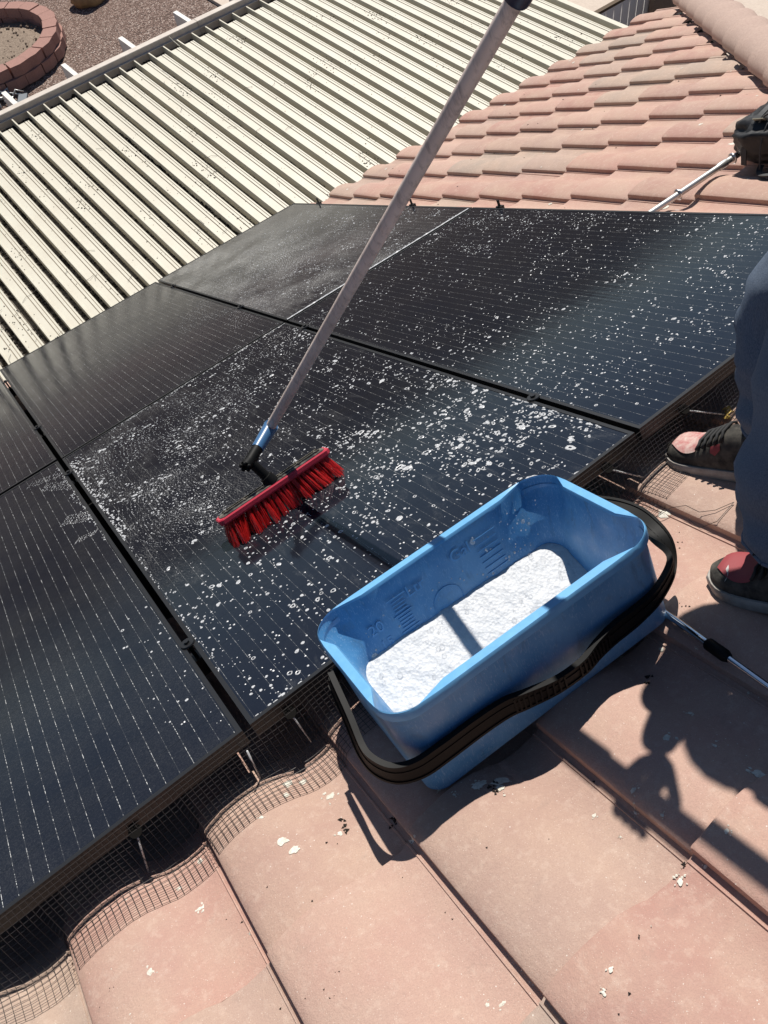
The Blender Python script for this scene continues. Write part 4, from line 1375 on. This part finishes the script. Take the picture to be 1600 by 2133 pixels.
tr.loft_rect(smooth_path([(2.635, 0.98, -0.090), (2.645, 0.97, -0.015), (2.685, 0.95, 0.045), (2.775, 0.93, 0.078), (2.905, 0.92, 0.070)], 6), 0.024, 0.004, lambda i: (0.1, 1, 0.1))
tr.tube(smooth_path([(2.620, 0.90, -0.100), (2.630, 0.89, -0.015), (2.675, 0.88, 0.050), (2.775, 0.87, 0.083)], 6), 0.0035, 6)
part('webbing', tr, M_BAGTRIM, bagt, kind='stuff')
part('side_strap', MB().loft_rect(smooth_path([(2.655, 0.92, -0.100), (2.615, 0.90, -0.108), (2.585, 0.86, -0.106), (2.595, 0.80, -0.106), (2.635, 0.76, -0.100)], 6), 0.02, 0.004, lambda i: (1, 0.2, 0.1)), M_BAGTRIM, bagt)
part('buckle', MB().box(2.575, 2.612, 0.79, 0.83, -0.110, -0.098), M_BLACK, bagt)
lf = Matrix.Translation((2.682, 0.925, 0.055)) @ Matrix.Rotation(math.radians(90), 4, 'Z') @ Matrix.Rotation(math.radians(42), 4, 'X')
part('label_patch', MB().box(-0.026, 0.026, -0.008, 0.008, 0.0, 0.003, lf), M_LABEL, bagt)

# ------------------------------------------------------------------ worker
person = thing('person', (1.0, -0.4, -0.15), 'worker in blue jeans and black and red sneakers standing at the panel edge', 'person')
def skin(name, verts, edges, m, parent, sub=2):
    me = bpy.data.meshes.new(name)
    org = ORG[parent.name]
    me.from_pydata([tuple(Vector(p) - org) for p, r in verts], edges, [])
    me.materials.append(m)
    o = bpy.data.objects.new(name, me)
    COL.objects.link(o)
    o.parent = parent
    ORG[o.name] = org
    md = o.modifiers.new('skin', 'SKIN')
    md.use_smooth_shade = True
    sv = me.skin_vertices[0].data
    for i, (p, r) in enumerate(verts):
        sv[i].radius = (r, r) if not isinstance(r, tuple) else r
    sv[0].use_root = True
    ss = o.modifiers.new('sub', 'SUBSURF')
    ss.levels = ss.render_levels = sub
    return o
# pose, roof frame
hipc = Vector((1.20, -0.70, 0.80))
LH, RH = Vector((1.11, -0.66, 0.75)), Vector((1.29, -0.66, 0.75))
LK, RK = Vector((1.095, -0.525, 0.46)), Vector((1.26, -0.42, 0.46))
LA, RA = Vector((0.925, -0.498, 0.0)), Vector((1.185, -0.265, 0.01))
rh, lh = pa + pd * 1.17, pa + pd * 1.62       # hands on the pole
chest = Vector((1.20, -0.46, 1.07))
neck = Vector((1.23, -0.40, 1.23))
head = Vector((1.25, -0.36, 1.34))
LS, RS = Vector((1.08, -0.50, 1.16)), Vector((1.38, -0.44, 1.14))
LE, RE = Vector((1.10, -0.72, 1.02)), Vector((1.15, -0.26, 0.93))
body = [(hipc, (0.15, 0.11)), (hipc.lerp(chest, 0.5), (0.145, 0.11)), (chest, (0.17, 0.12)), (neck, 0.055), (head - Vector((0, 0, 0.03)), 0.085), (head + Vector((0, -0.02, 0.08)), 0.092), (head + Vector((0, -.03, .14)), 0.06),
        (LS, 0.062), (LE, 0.046), (lh.lerp(LE, 0.18), 0.032), (RS, 0.062), (RE, 0.046), (rh.lerp(RE, 0.18), 0.032)]
skin('body', body, [(0, 1), (1, 2), (2, 3), (3, 4), (4, 5), (5, 6), (2, 7), (7, 8), (8, 9), (2, 10), (10, 11), (11, 12)], M_SKIN, person)
shirt = [(hipc + Vector((0, 0, -0.04)), (0.175, 0.135)), (hipc.lerp(chest, 0.5), (0.165, 0.13)), (chest, (0.19, 0.14)), (neck.lerp(chest, 0.3), 0.085),
         (LS, 0.085), (LE, 0.075), (LE.lerp(lh, 0.4), 0.06), (RS, 0.095), (RE, 0.085), (RE.lerp(rh, 0.6), 0.062)]
skin('shirt', shirt, [(0, 1), (1, 2), (2, 3), (2, 4), (4, 5), (5, 6), (2, 7), (7, 8), (8, 9)], M_SHIRT, person)
# hands: palm and five fingers closed round the pole
pn = pd.normalized()
for hc, el in ((lh, LE), (rh, RE)):
    hv = [(hc.lerp(el, 0.22), 0.026)]
    he = []
    side = (el - hc).normalized()
    side = (side - pn * side.dot(pn)).normalized()
    up_ = pn.cross(side)
    hv.append((hc + side * 0.045, 0.034))
    he.append((0, 1))
    for q in range(4):
        o0 = pn * (0.030 - 0.020 * q)
        ids = [1]
        for a, rr in ((0.35, 0.031), (1.25, 0.030), (2.2, 0.030), (3.0, 0.028)):
            hv.append((hc + o0 + (side * math.cos(a) + up_ * math.sin(a)) * rr, 0.0095 if a < 3 else 0.008))
            ids.append(len(hv) - 1)
        he += list(zip(ids, ids[1:]))
    ids = [1]
    for a, rr, oo in ((-0.5, 0.035, 0.03), (-1.3, 0.031, 0.045), (-2.1, 0.029, 0.052)):
        hv.append((hc + pn * oo + (side * math.cos(a) + up_ * math.sin(a)) * rr, 0.011))
        ids.append(len(hv) - 1)
    he += list(zip(ids, ids[1:]))
    skin('hand', hv, he, M_SKIN, person, 1)
# face and hair: facing down the slope, towards the brush
fd = Vector((-0.30, 0.72, -0.62)).normalized()
fx = fd.cross(Vector((0, 0.3, 0.95))).normalized()
fu = fx.cross(fd)
hc = head + Vector((0, -0.02, 0.08))
fb = MB()
fb.sphere(hc + fd * 0.098 - fu * 0.02, 0.016, 8, 6)
for s_ in (-1, 1):
    fb.sphere(hc + fx * 0.092 * s_ - fu * 0.01, 0.024, 8, 6, (0.5, 1, 1.2))
part('nose_and_ears', fb, M_SKIN, person, True)
eb = MB()
for s_ in (-1, 1):
    eb.sphere(hc + fd * 0.082 + fx * 0.033 * s_ + fu * 0.012, 0.012, 8, 6)
eb.tube([hc + fd * 0.084 - fu * 0.055 - fx * 0.022, hc + fd * 0.09 - fu * 0.056, hc + fd * 0.084 - fu * 0.055 + fx * 0.022], 0.005, 6)
part('eyes_and_mouth', eb, M_HAIR, person, True)
hm = MB()
hm.sphere(hc + fu * 0.035 - fd * 0.022, 0.103, 18, 10)
part('hair', hm, M_HAIR, person, True)
# jeans
def wr(p, r, nrm):
    return r
jb = MB()
def leg(path, seg=26):
    pts = smooth_path([p for p, r in path], 10)
    rad = []
    for k in range(len(path) - 1):
        for s_ in range(10):
            rad.append(path[k][1] + (path[k + 1][1] - path[k][1]) * s_ / 10)
    rad.append(path[-1][1])
    rs = []
    up = Vector((0, 1, 0))
    for i, p in enumerate(pts):
        tg = (pts[min(i + 1, len(pts) - 1)] - pts[max(i - 1, 0)]).normalized()
        x = tg.cross(up).normalized()
        y = x.cross(tg).normalized()
        ring_ = []
        for k in range(seg):
            a = 2 * PI * k / seg
            d = x * math.cos(a) + y * math.sin(a)
            q = p + d * rad[i]
            wv = 0.021 * noise.noise(Vector((q.x * 6 + q.z * 5, q.y * 6, q.z * 17))) + 0.006 * noise.noise(Vector((q.x * 20, q.y * 20 + q.z * 12, q.z * 34)))
            ring_.append(p + d * (rad[i] + wv))
        rs.append(ring_)
    jb.rings(rs, True, False)
leg([(LA + Vector((0.0, 0.0, 0.005)), 0.098), (LA + Vector((0.012, 0.0, 0.10)), 0.094), (LA + Vector((0.062, -0.004, 0.24)), 0.090), (LK, 0.090), (LK.lerp(LH, 0.5), 0.094), (LH, 0.112), (hipc.lerp(LH, 0.4) + Vector((0, 0, .08)), 0.12)])
leg([(RA + Vector((0, -0.02, 0.0)), 0.092), (RA + Vector((0.01, -0.02, 0.12)), 0.084), (RA + Vector((0.02, -0.05, 0.26)), 0.084), (RK, 0.088), (RK.lerp(RH, 0.5), 0.095), (RH, 0.112), (hipc.lerp(RH, 0.4) + Vector((0, 0, .08)), 0.12)])
jb.sphere(hipc + Vector((0, 0, -0.01)), 0.16, 22, 14, (1.08, 0.85, 0.85))
jn = part('jeans', jb, M_JEAN, person, True)
for base in (0, 26 * 61):
    loop_ = [jb.v[base + i] for i in range(26)]
    part('hem', MB().tube(loop_ + [loop_[0]], 0.0042, 6, False), M_JEAN, jn, True)
# shoes
def shoe(toe, yaw, lift, red, patch, mark):
    """toe: roof point of the toe tip; yaw: heading of the toe from +v towards -u"""
    fr_ = Matrix.Translation((toe[0], toe[1], lift)) @ Matrix.Rotation(yaw, 4, 'Z')
    LN = 0.295
    def hwid(t):   # half width along the shoe, t=0 toe
        return 0.050 * min(1, math.sqrt(max(1 - ((0.22 - t) / 0.22) ** 2, 0)) if t < 0.22 else 1) * (1.0 - 0.20 * min(max((t - .30) / .35, 0), 1)) * (math.sqrt(max(1 - ((t - 0.86) / 0.14) ** 2, 0)) if t > 0.86 else 1)
    def htop(t):
        return 0.040 + 0.020 * min(t / .12, 1) + 0.055 * min(max((t - 0.22) / 0.35, 0), 1) ** 1.3
    ts = [0.0, 0.01, 0.03, 0.06, 0.10, 0.15, 0.22, 0.30, 0.40, 0.5, 0.6, 0.7, 0.8, 0.88, 0.94, 0.98, 0.999]
    def outline(gr, z):
        o1 = [Vector((-(max(hwid(t), .002) + gr), -t * LN + (gr if t < 0.02 else -gr if t > .97 else 0), z)) for t in ts]
        o2 = [Vector(((max(hwid(t), .002) + gr), -t * LN + (gr if t < 0.02 else -gr if t > .97 else 0), z)) for t in reversed(ts)]
        return [fr_ @ p for p in o1 + o2]
    sh = part('shoe', MB().rings([outline(0.002, 0.0), outline(0.005, 0.006), outline(0.0055, 0.022), outline(0.003, 0.027)]), M_SOLE, person, True, 40)
    def surf(t, a, gr=0.0):
        hw2, ht = hwid(t) + gr, htop(t) + gr
        x = hw2 * math.copysign(abs(math.cos(a)) ** 0.75, math.cos(a))
        z = 0.024 + (ht - 0.024) * abs(math.sin(a)) ** 0.8
        y = -t * LN + gr * (1 - t) * 0.6
        return fr_ @ Vector((x, y, z))
    A = [PI * i / 18 for i in range(19)]
    up_ = MB()
    tt = [0.006, 0.012, 0.025, 0.045, 0.07, 0.10, 0.14, 0.19, 0.25, 0.32, 0.40, 0.48, 0.56, 0.64, 0.72, 0.8, 0.88, 0.94, 0.98]
    up_.rings([[surf(t, a, -0.001) for a in A] for t in tt], closed=False)
    part('shoe_upper', up_, M_SHOE, sh, True)
    def patchm(t0, t1, f0, f1, gr=0.0016, n=10):
        m_ = MB()
        rs_ = []
        for i in range(n + 1):
            t = t0 + (t1 - t0) * i / n
            a0, a1 = f0(i / n), f1(i / n)
            rs_.append([surf(t, a0 + (a1 - a0) * k / 10, gr) for k in range(11)])
        return m_.rings(rs_, closed=False)
    part('toe_panel', patchm(0.085, 0.33, lambda s_: PI / 2 - 0.22 - 0.62 * math.sin(PI * min(s_ * .9 + .1, 1) * .62), lambda s_: PI / 2 + 0.22 + 0.62 * math.sin(PI * min(s_ * .9 + .1, 1) * .62)), red, sh, True)
    for s_ in (1, -1):
        part('side_patch', patchm(0.46, 0.54, lambda q: PI / 2 + s_ * 0.75, lambda q: PI / 2 + s_ * (1.15 - 0.3 * abs(q - .5))), patch, sh, True)
    la = MB()
    for k in range(5):
        t = 0.345 + 0.05 * k
        la.tube([surf(t + 0.012 * (j % 2), PI / 2 - 0.75 + 1.5 * j / 6, 0.004) for j in range(7)], 0.0034, 6)
    if mark:
        for s_ in (-1, 1):
            c_ = fr_ @ Vector((0.012 * s_, -0.155, 0.122))
            la.tube([c_ + (fr_.to_3x3() @ Vector((0.035 * s_ * math.sin(a) * 0.9, 0.03 * math.sin(2 * a) * .6 + 0.03 * math.sin(a), 0.012 * math.sin(a)))) for a in [PI * j / 10 for j in range(11)]], 0.003, 6)
    part('laces', la, M_LACE, sh, True)
    if mark:
        mk_ = MB()
        mk_.rings([[surf(0.155 + 0.03 * math.sin(q * 3.0) * .6 + 0.02 * q, PI / 2 + 0.25 + 0.62 * q + da, 0.0028) for da in (-0.05 - .05 * (q < .3), 0.05 + .05 * (q < .3))] for q in [i / 10 for i in range(11)]], closed=False)
        part('logo_print', mk_, M_MARKW, sh)
    return sh
shoe((1.125, -0.004), math.radians(9), -0.121, M_TOERED, M_TOERED2, False)
shoe((0.853, -0.352), math.radians(12), -0.118, M_TOERED2, M_TOERED2, True)

# ------------------------------------------------------------------ marks and litter on the tiles
po = MB()
rq = random.Random(8)
def splat(u, v, r):
    K = 18
    ph = rq.uniform(0, 99)
    el = rq.uniform(0.75, 1.35)
    ol = []
    for i in range(K):
        t = 2 * PI * i / K
        rr = r * (1 + 0.55 * noise.noise(Vector((math.cos(t) * 1.6 + ph, math.sin(t) * 1.6, ph))) + rq.uniform(-.08, .08))
        x, y = u + rr * math.cos(t) * el, v + rr * math.sin(t) / el
        ol.append((x, y, tile_n(x, y) + 0.0012))
    po.add([(u, v, tile_n(u, v) + 0.0019)] + ol, [(0, 1 + i, 1 + (i + 1) % K) for i in range(K)])
for k in range(74):
    u, v = rq.uniform(-0.5, 0.75), rq.uniform(-0.75, -0.02)
    r = min(0.0031 * math.exp(rq.gauss(0, 0.5)), .009)
    splat(u, v, r)
    for q in range(rq.choice((1, 2, 4, 7))):
        a, d = rq.uniform(0, 6.28), r * rq.uniform(1.4, 2.6)
        splat(u + d * math.cos(a), v + d * math.sin(a), r * rq.uniform(0.2, 0.45))
for (u, v, r) in ((0.285, -0.373, 0.011), (0.275, -0.385, .006), (0.252, -0.36, .009), (-0.07, -0.17, .010), (-0.06, -0.20, .008), (-0.005, -0.05, .009), (0.02, -0.06, .007)):
    splat(u, v, r)
for k in range(150):
    u, v = rq.uniform(0.8, 5.2), rq.uniform(-0.5, 4.1)
    if v < hip_v(u) + 0.1 or (u < 2.1 and v > -0.05):
        continue
    splat(u, v, min(0.006 * math.exp(rq.gauss(0, 0.5)), .016))
single('bird_droppings', po, M_POOP, (0, 0, -0.15), 'chalky white bird droppings spotted over the roof tiles', None, kind='stuff')
db = MB()
for k in range(46):
    u, v = rq.uniform(-0.5, 1.1), rq.uniform(-0.8, 0.0)
    for q in range(rq.choice((1, 1, 2, 4))):
        grit(db, tz(u + rq.gauss(0, .006), v + rq.gauss(0, .006), 0.001), rq.uniform(0.001, 0.0032), rq)
for (u, v) in ((0.27, -0.372), (0.263, -0.377), (0.262, -0.392), (0.105, -0.26), (0.10, -0.27), (0.11, -0.265), (0.03, -0.20), (0.035, -0.19), (0.03, -0.21), (0.38, -0.68), (0.61, -0.40), (0.605, -0.41), (0.10, -0.80), (0.15, -0.83)):
    for q in range(3):
        grit(db, tz(u + rq.gauss(0, .003), v + rq.gauss(0, .003), 0.001), rq.uniform(0.003, 0.006), rq)
for k in range(60):
    u, v = rq.uniform(2.1, 4.4), rq.uniform(0.4, 3.9)
    if v < hip_v(u) + 0.1:
        continue
    grit(db, tz(u, v, 0.001), rq.uniform(0.003, 0.008), rq)
for k in range(40):
    grit(db, tz(rq.uniform(2.085, 2.13), rq.uniform(0.3, 3.8), 0.002), rq.uniform(0.004, 0.012), rq)
single('roof_debris', db, M_DEB, (0, 0, -0.15), 'dark crumbs and seed pods lying on the roof tiles', None, kind='stuff')
yl = MB()
for k in range(3):
    grit(yl, tz(1.30 + 0.012 * k, -0.02 + .008 * k, 0.003), 0.016, rq, 0.35)
single('dry_leaf', yl, M_YELLOW, (1.3, -0.02, -0.14), 'yellow dry leaf caught in the wire mesh behind the sneaker', 'leaf')
